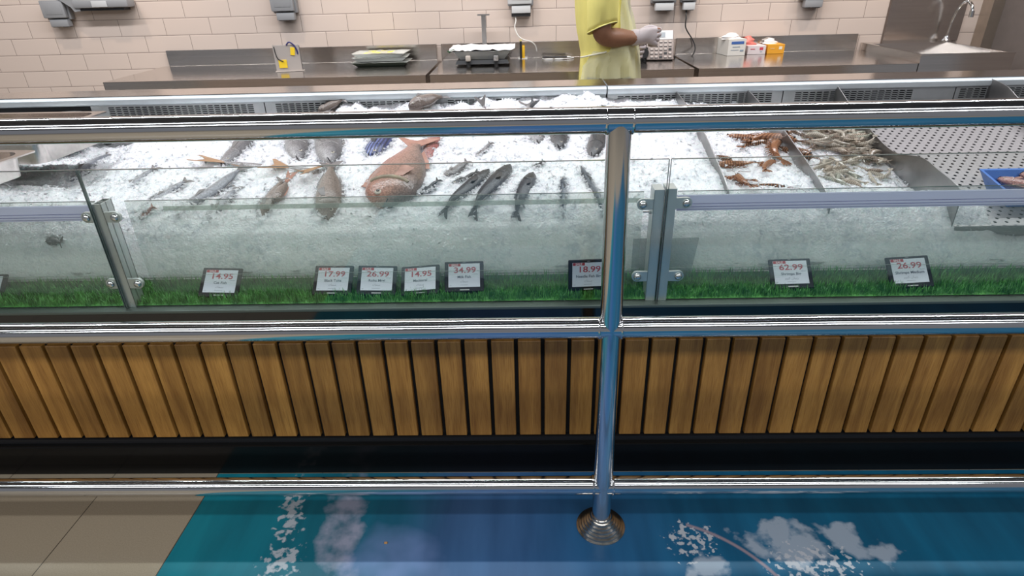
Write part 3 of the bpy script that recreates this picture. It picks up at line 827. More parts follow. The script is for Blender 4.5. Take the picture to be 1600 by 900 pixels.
def fin_mesh(name, root_a, root_b, tips, m, parent, th=.0016):
    """a fan between the root edge and a row of tip points, ridged by its rays"""
    ra, rb = V(root_a), V(root_b); n = len(tips); mb = MB(); b = mb.bm
    up_, dn = [], []
    for i, t in enumerate(tips):
        r = ra.lerp(rb, i/(n-1)); t = V(t); c1, c2 = [], []
        for k in range(5):
            p = r.lerp(t, k/4); hh = th*(.5+.5*(i % 2))*(1-.6*k/4)
            c1.append(b.verts.new(p+V((0, 0, hh)))); c2.append(b.verts.new(p-V((0, 0, hh))))
        up_.append(c1); dn.append(c2)
    for i in range(n-1):
        for k in range(4):
            b.faces.new((up_[i][k], up_[i][k+1], up_[i+1][k+1], up_[i+1][k])); b.faces.new((dn[i][k], dn[i+1][k], dn[i+1][k+1], dn[i][k+1]))
        b.faces.new((up_[i][4], dn[i][4], dn[i+1][4], up_[i+1][4])); b.faces.new((up_[i][0], up_[i+1][0], dn[i+1][0], dn[i][0]))
    for i in (0, n-1):
        for k in range(4): b.faces.new((up_[i][k], dn[i][k], dn[i][k+1], up_[i][k+1]))
    return mb.build(name, m, parent)
PROFILES = {
 'std': ([0, .03, .10, .22, .38, .55, .72, .86, .95, 1], [.06, .34, .66, .92, 1, .93, .70, .42, .26, .24]),
 'deep': ([0, .03, .10, .20, .34, .50, .68, .84, .94, 1], [.10, .36, .68, .93, 1, .97, .78, .46, .27, .26]),
 'slim': ([0, .04, .12, .25, .45, .65, .80, .92, 1], [.08, .42, .78, .98, 1, .92, .72, .40, .24]),
 'cat': ([0, .03, .10, .20, .35, .55, .75, .92, 1], [.35, .75, .96, 1, .92, .78, .58, .38, .30]),
}
def fish(name, label, head, tail, W, T, skin, fin, prof='std', sink=.0, bend=0.0, cat='fish', tailsize=1.0, pitch=None, roll=0.0, flip=1, world=None, group=None, gill=None, pect=True, dz=0.0, tailw=None, follow=True):
    """head, tail: where the snout and the end of the tail lie on the ice (photo px); W: body height / length; T: thickness / height"""
    if world: a, b_ = V(world[0]), V(world[1])
    else: a, b_ = ice_hit(*head), ice_hit(*tail)
    ex = (a-b_); Ltot = ex.length; ex.normalize()
    L = Ltot/(1+.20*tailsize); hw = W*L/2; th = T*hw
    c = a-ex*(L/2)
    if not world:
        c.z = ice_z(c.x, c.y, False)
        nrm = V((ice_z(c.x-.03, c.y, False)-ice_z(c.x+.03, c.y, False), ice_z(c.x, c.y-.03, False)-ice_z(c.x, c.y+.03, False), .06)).normalized()
    else: nrm = V((0, 0, 1))
    c0 = c.copy()
    ez = (nrm-ex*nrm.dot(ex)).normalized(); ey = ez.cross(ex)
    rot = Matrix((ex, ey, ez)).transposed()
    rot = rot @ Matrix.Rotation(roll, 3, 'X')
    if pitch is not None: rot = rot @ Matrix.Rotation(pitch, 3, 'Y')
    c = c+nrm*(th*.26-sink*.8+dz)
    t = thing(name, label, cat, (0, 0, 0), group, local=True)
    t.matrix_world = Matrix.Translation(c) @ rot.to_4x4()
    xs, hs = PROFILES[prof]; n = 26; seg = 20; rs = []; gv = []
    def yc(u): return bend*L*math.sin(PI*u)
    for i in range(n+1):
        u = (i/n)**1.15; x = L/2-u*L; h = lerp_table(u, xs, hs)*hw; w = th*min(1, lerp_table(u, xs, hs)**.8)*(1 if u < .5 else 1-.35*(u-.5)/.5)
        ring = []
        for k in range(seg):
            an = 2*PI*k/seg; cs, sn = math.cos(an), math.sin(an)
            ring.append(V((x, yc(u)+h*cs*(1 if cs*flip > 0 else 1.05), w*sn))); gv.append(.5+.5*cs*flip)
        rs.append(ring)
    mb = MB(); mb.rings(rs); 
    me = mb.mesh('fish_body', FM[skin]); 
    at = me.attributes.new('girth', 'FLOAT', 'POINT')
    at.data.foreach_set('value', gv[:len(me.vertices)] + [0.5]*max(0, len(me.vertices)-len(gv)))
    body = put('fish_body', me, t)
    # tail
    hp = lerp_table(1, xs, hs)*hw; xt = -L/2+.004; S = .20*L*tailsize; sp_ = tailw if tailw else (hw*.85+.006)*max(.8, tailsize)
    tips = []
    for k in range(15):
        v = -1+2*k/14; fork = .42
        tips.append((xt-S*(1-fork*(1-abs(v))-.12*(abs(v) > .95)), v*sp_, .002*math.sin(v*5)))
    fin_mesh('tail_fin', (xt, -hp*.95, 0), (xt, hp*.95, 0), tips, M[fin], t)
    # dorsal and anal fin along the edges
    for sgn, u0, u1, hh, nm in ((flip, .28, .72, .30, 'dorsal_fin'), (-flip, .60, .84, .26, 'anal_fin')):
        ra = V((L/2-u0*L, yc(u0)+sgn*lerp_table(u0, xs, hs)*hw*.93, 0)); rb = V((L/2-u1*L, yc(u1)+sgn*lerp_table(u1, xs, hs)*hw*.93, 0))
        tp = []
        for k in range(11):
            v = k/10; r = ra.lerp(rb, v); r.x -= .05*L*v+.01*L
            mid = lerp_table(u0+(u1-u0)*v, xs, hs)*hw
            r.y = yc(u0+(u1-u0)*v)+sgn*(mid*.95+hh*hw*(.95-.65*v)*(1 if k % 2 == 0 else .84)); tp.append(r)
        fin_mesh(nm, ra, rb, tp, M[fin], t, .0012)
    ue = .11; xe = L/2-ue*L; he = lerp_table(ue, xs, hs)*hw; we = th*min(1, lerp_table(ue, xs, hs)**.8)
    er = max(.0035, hw*.14)
    for s in (1, -1):
        e = MB().sphere((xe, yc(ue)+flip*he*.32, s*we*.86), er, 14, 8, (1, 1, .5)).build('eye', M['eye'], t)
        MB().sphere((xe, yc(ue)+flip*he*.32, s*(we*.86+er*.33)), er*.58, 12, 8, (1, 1, .45)).build('pupil', M['pupil'], e)
    # gill cover and pectoral fin on both flanks
    gm = M[gill] if gill else (M['gill_d'] if skin in ('mack', 'slate', 'needle') else FM[skin])
    ug = .25
    for s in (1, -1):
        pts = []
        for k in range(11):
            an = -1.15+2.3*k/10; u = ug+.045*math.cos(an)-.02; hh = lerp_table(u, xs, hs)*hw; ww = th*min(1, lerp_table(u, xs, hs)**.8)
            q = math.sin(an)*.80
            pts.append((L/2-u*L, yc(u)+hh*q, s*ww*math.sqrt(max(.02, 1-q*q))*1.0))
        MB().tube(pts, [max(.0012, hw*(.075 if gill else .035))]*11, 8).build('gill_cover', gm, t)
        if pect:
            u = .30; hh = lerp_table(u, xs, hs)*hw; ww = th*.98
            ra = V((L/2-u*L, yc(u)-flip*hh*.15, s*ww)); rb = V((L/2-u*L-.01*L, yc(u)-flip*hh*.45, s*ww*.92))
            tp = [(L/2-u*L-.17*L*(1-.35*k/6), yc(u)-flip*hh*(.25+.55*k/6), s*(ww*1.04+.002)) for k in range(7)]
            fin_mesh('pectoral_fin', ra, rb, tp, M[fin], t, .0010)
    # mouth
    MB().tube([(L/2-.001, yc(0)-hw*.02, -th*.10), (L/2-.012*L, -flip*hw*.07+yc(.01), -th*.30), (L/2-.05*L, -flip*hw*.18+yc(.05), -th*.55)], .0013, 6).tube([(L/2-.001, yc(0)-hw*.02, th*.10), (L/2-.012*L, -flip*hw*.07+yc(.01), th*.30), (L/2-.05*L, -flip*hw*.18+yc(.05), th*.55)], .0013, 6).build('mouth_line', M['pupil'], t)
    # the body sags over the shape of the ice
    if not world and follow:
        off = {}
        def zc(x):
            k = round(x, 3)
            if k not in off:
                s_ = 0
                for w_ in (-.05, 0, .05):
                    p = c0+ex*(x+w_); s_ += (ice_z(p.x, p.y, False)-p.z)*ez.z
                off[k] = s_/3+.012*smooth01((-x/L+.05)/.5)
            return off[k]
        for ch in t.children_recursive:
            for v in ch.data.vertices: v.co.z += zc(v.co.x)
    if not world:
        # ice crumbs pressed against the flanks
        for k in range(int(40+900*L)):
            u = random.random(); h = lerp_table(u, xs, hs)*hw; sd = random.choice((-1, 1))
            x = L/2-u*L*1.1; yy = sd*h*random.uniform(.85, 1.25)
            p = t.matrix_world @ V((x, yy+yc(min(u, 1)), 0)); p.z = ice_z(p.x, p.y, False)+random.uniform(-.002, .004)+max(0, (1-abs(yy)/max(h, .001)))*th*.5
            SHARDS.append((p, random.uniform(.0035, .0095)))
    return t
SHARDS = []

# --- left section
def buried(name, lab, root, tip, half, skin, fin, L=.24, W=.15, down=.17):
    """a fish under the ice whose tail fin stands clear"""
    r = ice_hit(*root); r.z = ice_z(r.x, r.y, False)+.006; q = ice_hit(*tip); q.z = ice_z(q.x, q.y, False)+.022
    S = (r-q).length; d = (r-q); d.z = 0; d.normalize(); d = (d+V((0, 0, -down))).normalized()
    ts = S/(.20*L)
    fish(name, lab, None, None, W, .7, skin, fin, 'slim', world=(r+d*L, r-d*S), tailsize=ts, tailw=half, pect=False)
buried('catfish', 'buried fish whose tan forked tail with long lobes points left', (352, 258), (298, 257), .040, 'grey', 'fin_tan')
buried('catfish', 'buried fish whose broad tan fan tail stands left of the small red fin', (452, 266), (412, 264), .060, 'grey', 'fin_tan')
buried('catfish', 'buried fish whose long pointed tan tail fin rises beside the upright grey fish', (504, 264), (458, 302), .030, 'brown', 'fin_tan', .2, .16, .10)
buried('small_fish', 'small buried fish showing one reddish fin between two tan tails', (448, 290), (459, 270), .016, 'brown', 'fin_rose', .12, .3)
fish('long_fish', 'long silvery grey fish lying diagonally beside the tan forked tails, head towards the glass', (277, 338), (392, 262), .19, .62, 'silver', 'fin_grey', 'slim', .004, .04)
fish('long_fish', 'grey fish high on the ice at left, tail running under the top rail', (346, 262), (430, 196), .17, .6, 'grey', 'fin_grey', 'slim', .006)
fish('grey_fish', 'brownish grey fish half under ice with its mouth towards the glass, below the tan tails', (408, 346), (447, 280), .27, .66, 'brown', 'fin_grey', 'std', .010)
fish('grey_fish', 'plump grey fish lying head down just left of the big pink fish', (515, 350), (519, 258), .29, .6, 'brown', 'fin_grey', 'deep', .004)
fish('grey_fish', 'grey fish under the top rail directly behind the plump grey one', (518, 258), (508, 176), .22, .6, 'grey', 'fin_grey', 'deep', .005)
fish('grey_fish', 'grey fish under the top rail, second left of the blue striped fish', (467, 252), (462, 180), .21, .6, 'grey', 'fin_grey', 'deep', .009)
fish('striped_fish', 'dark fish with bright blue stripes under the top rail', (578, 246), (622, 186), .32, .55, 'stripe', 'fin_dark', 'deep', .012)
fish('pink_fish', 'largest rosy brown scaly fish in the middle, head down to the left', (598, 330), (658, 222), .45, .50, 'pink', 'fin_rose', 'deep', .004, flip=-1, gill='gill')
fish('red_fish', 'reddish fish under the top rail to the right of the big pink fish', (668, 252), (686, 186), .2, .55, 'red', 'fin_rose', 'std', .012)
fish('small_fish', 'small dark fish with a pale stripe right beside the big pink fish', (656, 304), (690, 284), .32, .6, 'mack', 'fin_dark', 'std', .004)
fish('small_fish', 'small grey brown fish above the two dark mackerel', (694, 278), (736, 256), .40, .6, 'grey', 'fin_grey', 'slim', .003)
# --- mackerel
fish('slender_fish', 'slender dark fish lying against the left edge of the leftmost mackerel', (706, 288), (752, 272), .24, .6, 'slate', 'fin_dark', 'slim', .001)
fish('mackerel', 'leftmost of the dark mackerel with tails towards the glass', (764, 268), (688, 350), .18, .75, 'mack', 'fin_dark', 'std', .002, tailsize=.7)
fish('mackerel', 'largest dark mackerel, second from left, tail towards the glass', (797, 262), (734, 354), .20, .75, 'mack', 'fin_dark', 'std', .001, tailsize=.7)
fish('mackerel', 'third dark mackerel from the left, lying nearly straight', (832, 274), (803, 356), .23, .75, 'mack', 'fin_dark', 'std', .003, tailsize=.7)
fish('needle_fish', 'thin dark fish lying straight between mackerel and the railing post', (880, 278), (879, 346), .13, .8, 'needle', 'fin_dark', 'slim', .004, tailsize=.7)
fish('needle_fish', 'thin silvery dark fish near the railing post, nose up', (906, 262), (945, 356), .10, .8, 'needle', 'fin_dark', 'slim', .004, tailsize=.7)
fish('small_fish', 'little dark fish on the ice just behind the third mackerel', (832, 262), (852, 256), .38, .6, 'slate', 'fin_dark', 'std', .002)
# --- rear row, below and above the top rail
fish('dark_fish', 'dark pointed fish under the top rail left of the railing post', (925, 248), (952, 168), .17, .6, 'slate', 'fin_dark', 'slim', .000)
fish('dark_fish', 'dark slate fish under the top rail, right one of a pair', (874, 234), (872, 172), .22, .6, 'slate', 'fin_dark', 'std', .004)
fish('dark_fish', 'olive grey fish under the top rail, left one of a pair', (842, 226), (824, 164), .23, .6, 'grey', 'fin_grey', 'std', .006)
fish('small_fish', 'twig thin grey fish lying alone on the white ice', (744, 246), (770, 226), .22, .7, 'grey', 'fin_grey', 'slim', .004)
def standing_tail(name, lab, px, py, h, lean, m, skin, w):
    p = ice_hit(px, py+10); p.z = ice_z(p.x, p.y, False)
    d = V((math.sin(lean), .15, math.cos(lean))).normalized()
    return fish(name, lab, None, None, w, .6, skin, m, 'slim', world=(p-d*.16+V((0, -.03, -.0)), p+d*h), tailsize=1.3)
fish('brown_fish', 'rounded brown fish back behind the top rail at the left of the heap', (500, 178), (548, 160), .5, .7, 'brown', 'fin_grey', 'deep', -.012)
fish('brown_fish', 'large brown fish back poking up behind the rail above the pink fish', (640, 178), (700, 156), .46, .8, 'brown', 'fin_grey', 'deep', -.018)
standing_tail('grey_fish', 'fish with an upright grey tail behind the rail, left of the curved tail', 757, 160, .055, -.35, 'fin_grey', 'grey', .26)
standing_tail('grey_fish', 'fish with a curved dark tail leaning right behind the rail', 828, 162, .050, .55, 'fin_dark', 'slate', .2)
# --- front left
fish('dark_fish', 'small dark fish head sticking out of the front ice left of the single post', (72, 376), (104, 380), .55, .8, 'slate', 'fin_dark', 'std', .006)
fish('reddish_fish', 'small fish with a red gill low on the ice right of the single post', (216, 344), (246, 324), .40, .6, 'red', 'fin_rose', 'std', .001)
fish('grey_fish', 'greyish fish lying in ice behind the single post, dark back showing', (186, 300), (250, 262), .26, .6, 'silver', 'fin_grey', 'slim', .010)
fish('grey_fish', 'pale grey fish almost covered by ice right of the single post', (232, 318), (300, 282), .30, .6, 'silver', 'fin_grey', 'slim', .010)
fish('grey_fish', 'silvery fish bedded in ice between the long fish and the brownish one', (328, 346), (376, 292), .26, .6, 'silver', 'fin_grey', 'slim', .012)
fish('grey_fish', 'pale fish bedded deep in ice at the far left under the rail', (110, 282), (180, 240), .22, .6, 'silver', 'fin_grey', 'slim', .013)

# ------------------------------------------------------------------ prawns and shrimps
def prawn_mat(name, a, b, scale=38):
    m, nt, bs = nodes(name); L = nt.links.new
    tc = N(nt, 'ShaderNodeTexCoord'); wv = N(nt, 'ShaderNodeTexWave'); wv.inputs['Scale'].default_value = scale; wv.inputs['Distortion'].default_value = 2.5
    L(tc.outputs['Object'], wv.inputs['Vector'])
    cr = N(nt, 'ShaderNodeValToRGB'); cr.color_ramp.elements[0].color = c4(a); cr.color_ramp.elements[1].color = c4(b)
    L(wv.outputs['Fac'], cr.inputs['Fac']); L(cr.outputs[0], bs.inputs['Base Color']); bs.inputs['Roughness'].default_value = .22
    return m
M['prawn'] = prawn_mat('orange_brown_shell', (.13, .048, .022), (.38, .175, .085))
M['prawn_d'] = prawn_mat('dark_brown_shell', (.03, .018, .012), (.26, .13, .07))
M['shrimp'] = [prawn_mat('grey_brown_shell', (.20, .15, .11), (.46, .39, .31), 60), prawn_mat('pale_grey_shell', (.26, .23, .19), (.52, .46, .38), 60), prawn_mat('dark_shrimp_shell', (.07, .05, .04), (.28, .21, .16), 60), prawn_mat('greenish_shell', (.20, .20, .16), (.42, .41, .33), 60)]
def prawn_curve(L, curl):
    curl *= 1.25
    """spine in the local XY plane, head at +X"""
    pts = []; n = 16; a = 0; p = V((0, 0, 0)); st = L/n
    for i in range(n+1):
        pts.append(p.copy()); a += curl*(.4+1.2*i/n)/n; p = p+V((-math.cos(a), -math.sin(a), 0))*st
    c = sum(pts, V())/len(pts)
    return [q-c for q in pts]
def prawn_body(mb, L, curl, r):
    pts = prawn_curve(L, curl); n = len(pts); rr = []
    for i in range(n):
        u = i/(n-1)
        rr.append(r*lerp_table(u, [0, .06, .2, .4, .42, .6, .85, 1], [.15, .55, .95, 1, .92, .86, .55, .28])*(1+.035*(i % 2)))
    # rings squashed sideways
    base = len(mb.bm.verts); mb.tube(pts, rr, 10)
    return pts
def prawn_tail(mb, pts, r):
    p = pts[-1]; d = (pts[-1]-pts[-3]).normalized(); s = V((-d.y, d.x, 0))
    for k in (-1, -.4, .4, 1):
        q = (d+s*.6*k).normalized(); o = V((-q.y, q.x, 0))
        mb.prism([p-o*r*.12, p+q*r*1.4-o*r*.38, p+q*r*2.4, p+q*r*1.4+o*r*.38, p+o*r*.12], (0, 0, r*.16))
def prawn_legs(mb, pts, r):
    n = len(pts)
    for i in range(3, n-3):
        d = (pts[i+1]-pts[i-1]).normalized(); s = V((-d.y, d.x, 0))*(-1)
        for z in (-.35, .35):
            mb.tube([pts[i]+s*r*.7+V((0, 0, z*r)), pts[i]+s*r*1.5+d*r*.5+V((0, 0, z*r*1.4)), pts[i]+s*r*1.8+d*r*1.1+V((0, 0, z*r*1.5))], [r*.12, r*.09, r*.04], 5)
def prawn_feelers(mb, pts, r, L):
    h = pts[0]; d = (pts[0]-pts[2]).normalized(); s = V((-d.y, d.x, 0))
    for k in (-1, 1):
        mb.tube(spline([h+s*r*.2*k, h+d*L*.25+s*L*.08*k+V((0, 0, r*.5)), h+d*L*.45+s*L*.25*k, h+d*L*.45+s*L*.5*k], 5), r*.06, 5)
    mb.tube([h-d*r*.5+V((0, 0, 0)), h+d*r*2.2+s*r*.2], [r*.22, r*.04], 6)
def big_prawn(lab, px, py, L, ang, curl, m, tilt=0.0, rr=.0135, dz=0.0):
    L *= .86; rr *= .9
    p = ice_hit(px, py); p.z = ice_z(p.x, p.y, False)
    for k in range(60):
        s_ = V((p.x+random.uniform(-.5, .5)*L, p.y+random.uniform(-.4, .4)*L, 0)); s_.z = ice_z(s_.x, s_.y, False)+random.uniform(0, .008); SHARDS.append((s_, random.uniform(.003, .007)))
    t = thing('prawn', lab, 'prawn', local=True, group='big prawns on the ice')
    t.matrix_world = Matrix.Translation(p+V((0, 0, rr*.25+dz))) @ Matrix.Rotation(ang, 4, 'Z') @ Matrix.Rotation(tilt, 4, 'X')
    mb = MB(); pts = prawn_body(mb, L, curl, rr); mb.build('shell', m, t)
    mb = MB(); prawn_tail(mb, pts, rr); mb.build('tail_fan', M['prawn'], t)
    mb = MB(); prawn_legs(mb, pts, rr); mb.build('legs', M['prawn'], t)
    mb = MB(); prawn_feelers(mb, pts, rr, L); mb.build('feelers', M['prawn_d'], t)
    h = pts[0]; d = (pts[1]-pts[0]).normalized()
    for s in (1, -1): MB().sphere(h+d*rr*.8+V((0, 0, s*rr*.6)), rr*.26, 10, 6).build('eye', M['pupil'], t)
R_ = math.radians
big_prawn('orange and black prawn near the curved steel divider, farthest left under the rail', 1162, 216, .15, R_(150), .7, M['prawn'])
big_prawn('slim prawn stretched between the orange one and the dark cluster', 1180, 226, .13, R_(10), .5, M['prawn_d'])
big_prawn('large curled orange brown prawn at the left of the dark cluster', 1206, 224, .20, R_(-60), 1.6, M['prawn'], 0, .018, .012)
big_prawn('dark prawn on top of the cluster against the second divider', 1218, 210, .16, R_(-100), .8, M['prawn_d'], 0, .016, .018)
big_prawn('orange prawn at the foot of the cluster, half in its shade', 1212, 240, .16, R_(40), 1.2, M['prawn'], .4, .017, .012)
big_prawn('black brown prawn lying between cluster and second divider', 1240, 243, .17, R_(-70), .4, M['prawn_d'], 0, .018, .006)
big_prawn('tan prawn lying flat on the ice right of the first divider', 1148, 258, .15, R_(170), .5, M['prawn'])
big_prawn('dark headed prawn behind the tan one beside the first divider', 1128, 250, .10, R_(-70), .5, M['prawn_d'])
big_prawn('short orange prawn lying below the dark cluster', 1200, 260, .13, R_(30), .8, M['prawn'])
big_prawn('orange prawn standing head up nearest the lavender edging', 1158, 286, .11, R_(80), .5, M['prawn'], 0, .014, .006)
big_prawn('pale prawn lying left of the one standing head up', 1146, 282, .11, R_(150), .4, M['prawn'], 0, .011)
big_prawn('pale grey prawn half under the ice close to the edging', 1198, 290, .13, R_(-20), .5, M['prawn_d'], 0, .010, -.006)
# shrimp heap: five meshes shared by all the copies
SM = []
for k in range(6):
    mb = MB(); Ls = .078+.012*(k % 3); r = .0070; pts = prawn_body(mb, Ls, [.5, 1.6, 2.3, .9, 1.9, .3][k], r); prawn_tail(mb, pts, r); prawn_legs(mb, pts, r); prawn_feelers(mb, pts, r, Ls*.8)
    SM.append(mb.mesh('shrimp', M['shrimp'][k % 4]))
rnd = random.Random(5)
spots = []
def inpoly(x, y, P):
    c = False; j = len(P)-1
    for i in range(len(P)):
        if (P[i][1] > y) != (P[j][1] > y) and x < (P[j][0]-P[i][0])*(y-P[i][1])/(P[j][1]-P[i][1])+P[i][0]: c = not c
        j = i
    return c
for poly, cnt, layers in (([(1232, 196), (1338, 196), (1360, 215), (1384, 238), (1330, 240), (1270, 236)], 125, 3), ([(1300, 242), (1385, 238), (1404, 252), (1408, 268), (1380, 264), (1310, 262)], 44, 2), ([(1282, 256), (1305, 262), (1345, 284), (1340, 292), (1300, 292), (1286, 276)], 20, 1), ([(1355, 272), (1378, 272), (1378, 286), (1355, 282)], 4, 1)):
    x0 = min(p[0] for p in poly); x1 = max(p[0] for p in poly); y0 = min(p[1] for p in poly); y1 = max(p[1] for p in poly)
    k = 0
    while k < cnt:
        x, y = rnd.uniform(x0, x1), rnd.uniform(y0, y1)
        if inpoly(x, y, poly):
            spots.append((x, y, layers)); k += 1
slab = 'small grey brown raw shrimp in the heap between the second and third dividers'
for k, (x, y, ly) in enumerate(spots):
    p = ice_hit(x, y); p.x = min(max(p.x, .93), 1.165); p.z = ice_z(p.x, p.y, False)
    o = bpy.data.objects.new('shrimp', SM[rnd.randrange(6)]); C.objects.link(o)
    o.matrix_world = Matrix.Translation(p+V((0, 0, .008+.011*(k % ly)))) @ Matrix.Rotation(rnd.uniform(0, 2*PI), 4, 'Z') @ Matrix.Rotation(rnd.uniform(-.5, .5), 4, 'X') @ Matrix.Rotation(rnd.uniform(-.25, .25), 4, 'Y')
    tag(o, slab, 'shrimp', 'raw shrimps in the heap')

# ------------------------------------------------------------------ pans, tub and blue tray
def gn_pan(name, lab, xr, yb, z, w, d, dep, ang=0.0, handle=False):
    """stainless pan: flat rim with rounded opening; (xr, yb) is its back right corner"""
    t = thing(name, lab, 'pan', (xr, yb, z), None, local=True); t.rotation_euler = (0, 0, ang)
    rim = .022
    def rr(x0, x1, y0, y1, r, z_, n=6):
        o = []
        for cx_, cy_, a in ((x1-r, y1-r, 0), (x0+r, y1-r, PI/2), (x0+r, y0+r, PI), (x1-r, y0+r, 1.5*PI)):
            for k in range(n+1): o.append(V((cx_+r*math.cos(a+PI/2*k/n), cy_+r*math.sin(a+PI/2*k/n), z_)))
        return o
    out = rr(-w, 0, -d, 0, .010, 0); out2 = rr(-w, 0, -d, 0, .010, -.004)
    inn = rr(-w+rim, -rim, -d+rim, -rim, .045, 0); bot = rr(-w+rim+.006, -rim-.006, -d+rim+.006, -rim-.006, .045, -dep)
    inn2 = rr(-w+rim-.0015, -rim+.0015, -d+rim-.0015, -rim+.0015, .045, -.004); bot2 = rr(-w+rim+.0045, -rim-.0045, -d+rim+.0045, -rim-.0045, .045, -dep-.0015)
    MB().rings([inn2, out2, out, inn], cap=False, closed=True).build('pan_rim', M['steel'], t)
    m = MB(); m.rings([bot2, inn2], cap=False); m.rings([inn, bot], cap=False); b = m.bm
    b.faces.new([b.verts.new(p) for p in bot]); b.faces.new([b.verts.new(p) for p in reversed(bot2)])
    m.build('pan_basin', M['steel'], t)
    return t
gn_pan('steel_pan', 'long empty stainless pan behind the top rail at the far left', -1.517, 2.215, .95, .62, .36, .10, R_(-1.5))
gn_pan('steel_pan', 'stainless pan corner below the top rail cut off by the left border', -1.420, 1.715, .935, .42, .30, .06, R_(-5))
tub = thing('white_tub', 'round white plastic tub behind the lower pan at left', 'tub', (-1.46, 1.93, .79))
tc_ = atZ(80, 238, .79); tc_.y += .085
MB().lathe([(.0001, .79), (.075, .79), (.086, .797), (.098, .90), (.104, .902), (.104, .908), (.094, .908), (.082, .80), (.0001, .797)], (tc_.x, tc_.y, 0), seg=40).build('tub_shell', M['white'], tub)
bt = thing('blue_tray', 'blue plastic tray with pink fish at the right border', 'tray', (1.46, 1.63, .80))
bm_ = mat('blue_plastic', (.05, .17, .52), .35)
x0, x1, y0, y1 = 1.380, 1.76, 1.685, 1.832
bz = lambda y: tray_z(y)+.003
oz = lambda y: bz(y)+.052
def rcq(i, f): return [V((x, y, f(y))) for x, y in ((x0+i, y0+i), (x1-i, y0+i), (x1-i, y1-i), (x0+i, y1-i))]
o1 = rcq(0, oz); i1 = rcq(.008, oz); i2 = rcq(.03, lambda y: bz(y)+.004); o2 = rcq(.024, bz)
MB().rings([o2, o1, i1, i2], cap=True).build('tray_shell', bm_, bt, False)
FILL = [((1.42, 1.80, bz(1.80)+.034), (1.55, 1.72, bz(1.72)+.032), 'grey pink fish lying left in the blue tray'), ((1.49, 1.81, bz(1.81)+.040), (1.66, 1.745, bz(1.745)+.040), 'pink fish lying across the blue tray'), ((1.60, 1.785, bz(1.785)+.044), (1.72, 1.71, bz(1.71)+.036), 'rosy fish at the right end of the blue tray')]
for a, b_, lab in FILL: fish('tray_fish', lab, None, None, .42, .5, 'fillet', 'fin_rose', 'std', world=(a, b_))

# loose shards over and around the catch
bm = bmesh.new()
for p, s in SHARDS:
    vs = [bm.verts.new((p.x+random.uniform(-s, s), p.y+random.uniform(-s, s), p.z+random.uniform(-s*.5, s))) for _ in range(4)]
    for q in ((0, 1, 2), (0, 2, 3), (0, 3, 1), (1, 3, 2)): bm.faces.new([vs[k] for k in q])
bmesh.ops.recalc_face_normals(bm, faces=bm.faces)
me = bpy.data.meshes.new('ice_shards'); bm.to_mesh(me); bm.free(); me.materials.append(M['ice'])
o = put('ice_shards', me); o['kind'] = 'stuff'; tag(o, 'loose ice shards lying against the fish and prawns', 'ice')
# ------------------------------------------------------------------ work benches along the tiled wall
def bench(name, lab, x0, x1, bs0, bs1, cat='work bench'):
    t = thing(name, lab, cat, ((x0+x1)/2, 3.95, 0), 'stainless work benches along the wall')
    zt = .858; yf = 3.602; yb = YW-.004
    m = MB(); m.bx(x0, x1, yf, yb, zt-.004, zt, .0012); m.bx(x0, x1, yf, yf+.002, zt-.042, zt-.002); m.bx(x0, x1, yf, yf+.02, zt-.044, zt-.042)
    m.bx(x0, x0+.002, yf, yb, zt-.042, zt-.003); m.bx(x1-.002, x1, yf, yb, zt-.042, zt-.003)
    m.build('worktop', M['steel'], t, False)
    m = MB(); m.bx(bs0, bs1, yb-.016, yb, zt, zt+.100, .002)
    m.build('backsplash', M['steel'], t, False)
    for xx in (x0+.06, x1-.06):
        for yy in (yf+.06, yb-.06):
            MB().tube([(xx, yy, 0), (xx, yy, zt-.004)], .019, 16).build('leg', M['steel'], t)
    MB().bx(x0+.05, x1-.05, yf+.04, yb-.04, .20, .222).build('lower_shelf', M['steel'], t, False)
    return t
bench('work_bench', 'long stainless work bench at left under the grey sockets', -2.44, -.568, -2.40, -.586)
bench('work_bench', 'middle stainless work bench with the scale, behind the man in yellow', -.548, .950, -.556, .966)
bench('work_bench', 'right stainless work bench with glove boxes, next to the sink', .972, 2.185, .985, 2.155)

# ------------------------------------------------------------------ hand sink
sk = thing('hand_sink', 'stainless hand wash sink with tall steel back panel at the right', 'sink', (2.48, 4.0, 0))
x0, x1, y0, y1 = 2.19, 2.70, 3.605, YW-.004; zt = .903
m = MB(); b = m.bm
def rect(xa, xb, ya, yb, z): return [V((xa, ya, z)), V((xb, ya, z)), V((xb, yb, z)), V((xa, yb, z))]
m.rings([rect(x0, x1, y0, y1, .70), rect(x0, x1, y0, y1, zt), rect(x0+.022, x1-.022, y0+.020, y1-.10, zt), rect(x0+.04, x1-.04, y0+.05, y1-.13, .735)], cap=True)
m.build('sink_basin', M['steel'], sk, False)
MB().bx(x0-.002, x1+.002, y0-.003, y0+.010, zt-.006, zt+.003, .0015).build('rolled_edge', M['steel'], sk, False)
bp = MB(); bp.prism([(2.322, YW-.012, zt), (2.80, YW-.012, zt), (2.80, YW-.012, 1.75), (2.322, YW-.012, 1.75)], (0, .010, 0))
bp.build('back_panel', M['steel'], sk, False)
MB().bx(2.316, 2.322, YW-.016, YW-.002, zt-.04, 1.75).build('panel_edge', mat('dark_panel_edge', (.18, .14, .12), .5, .5), sk, False)
for xx in (x0+.05, x1-.05):
    MB().tube([(xx, y0+.08, 0), (xx, y0+.08, .70)], .019, 14).build('leg', M['steel'], sk)
    MB().tube([(xx, y1-.08, 0), (xx, y1-.08, .70)], .019, 14).build('leg', M['steel'], sk)
tap = thing('sink_tap', 'chrome gooseneck tap standing on the back of the sink', 'tap', (2.66, 4.22, zt))
pb = V((2.690, 4.215, zt))
MB().lathe([(.024, 0), (.024, .008), (.016, .018), (.013, .035)], pb, seg=20).build('tap_base', M['chrome'], tap)
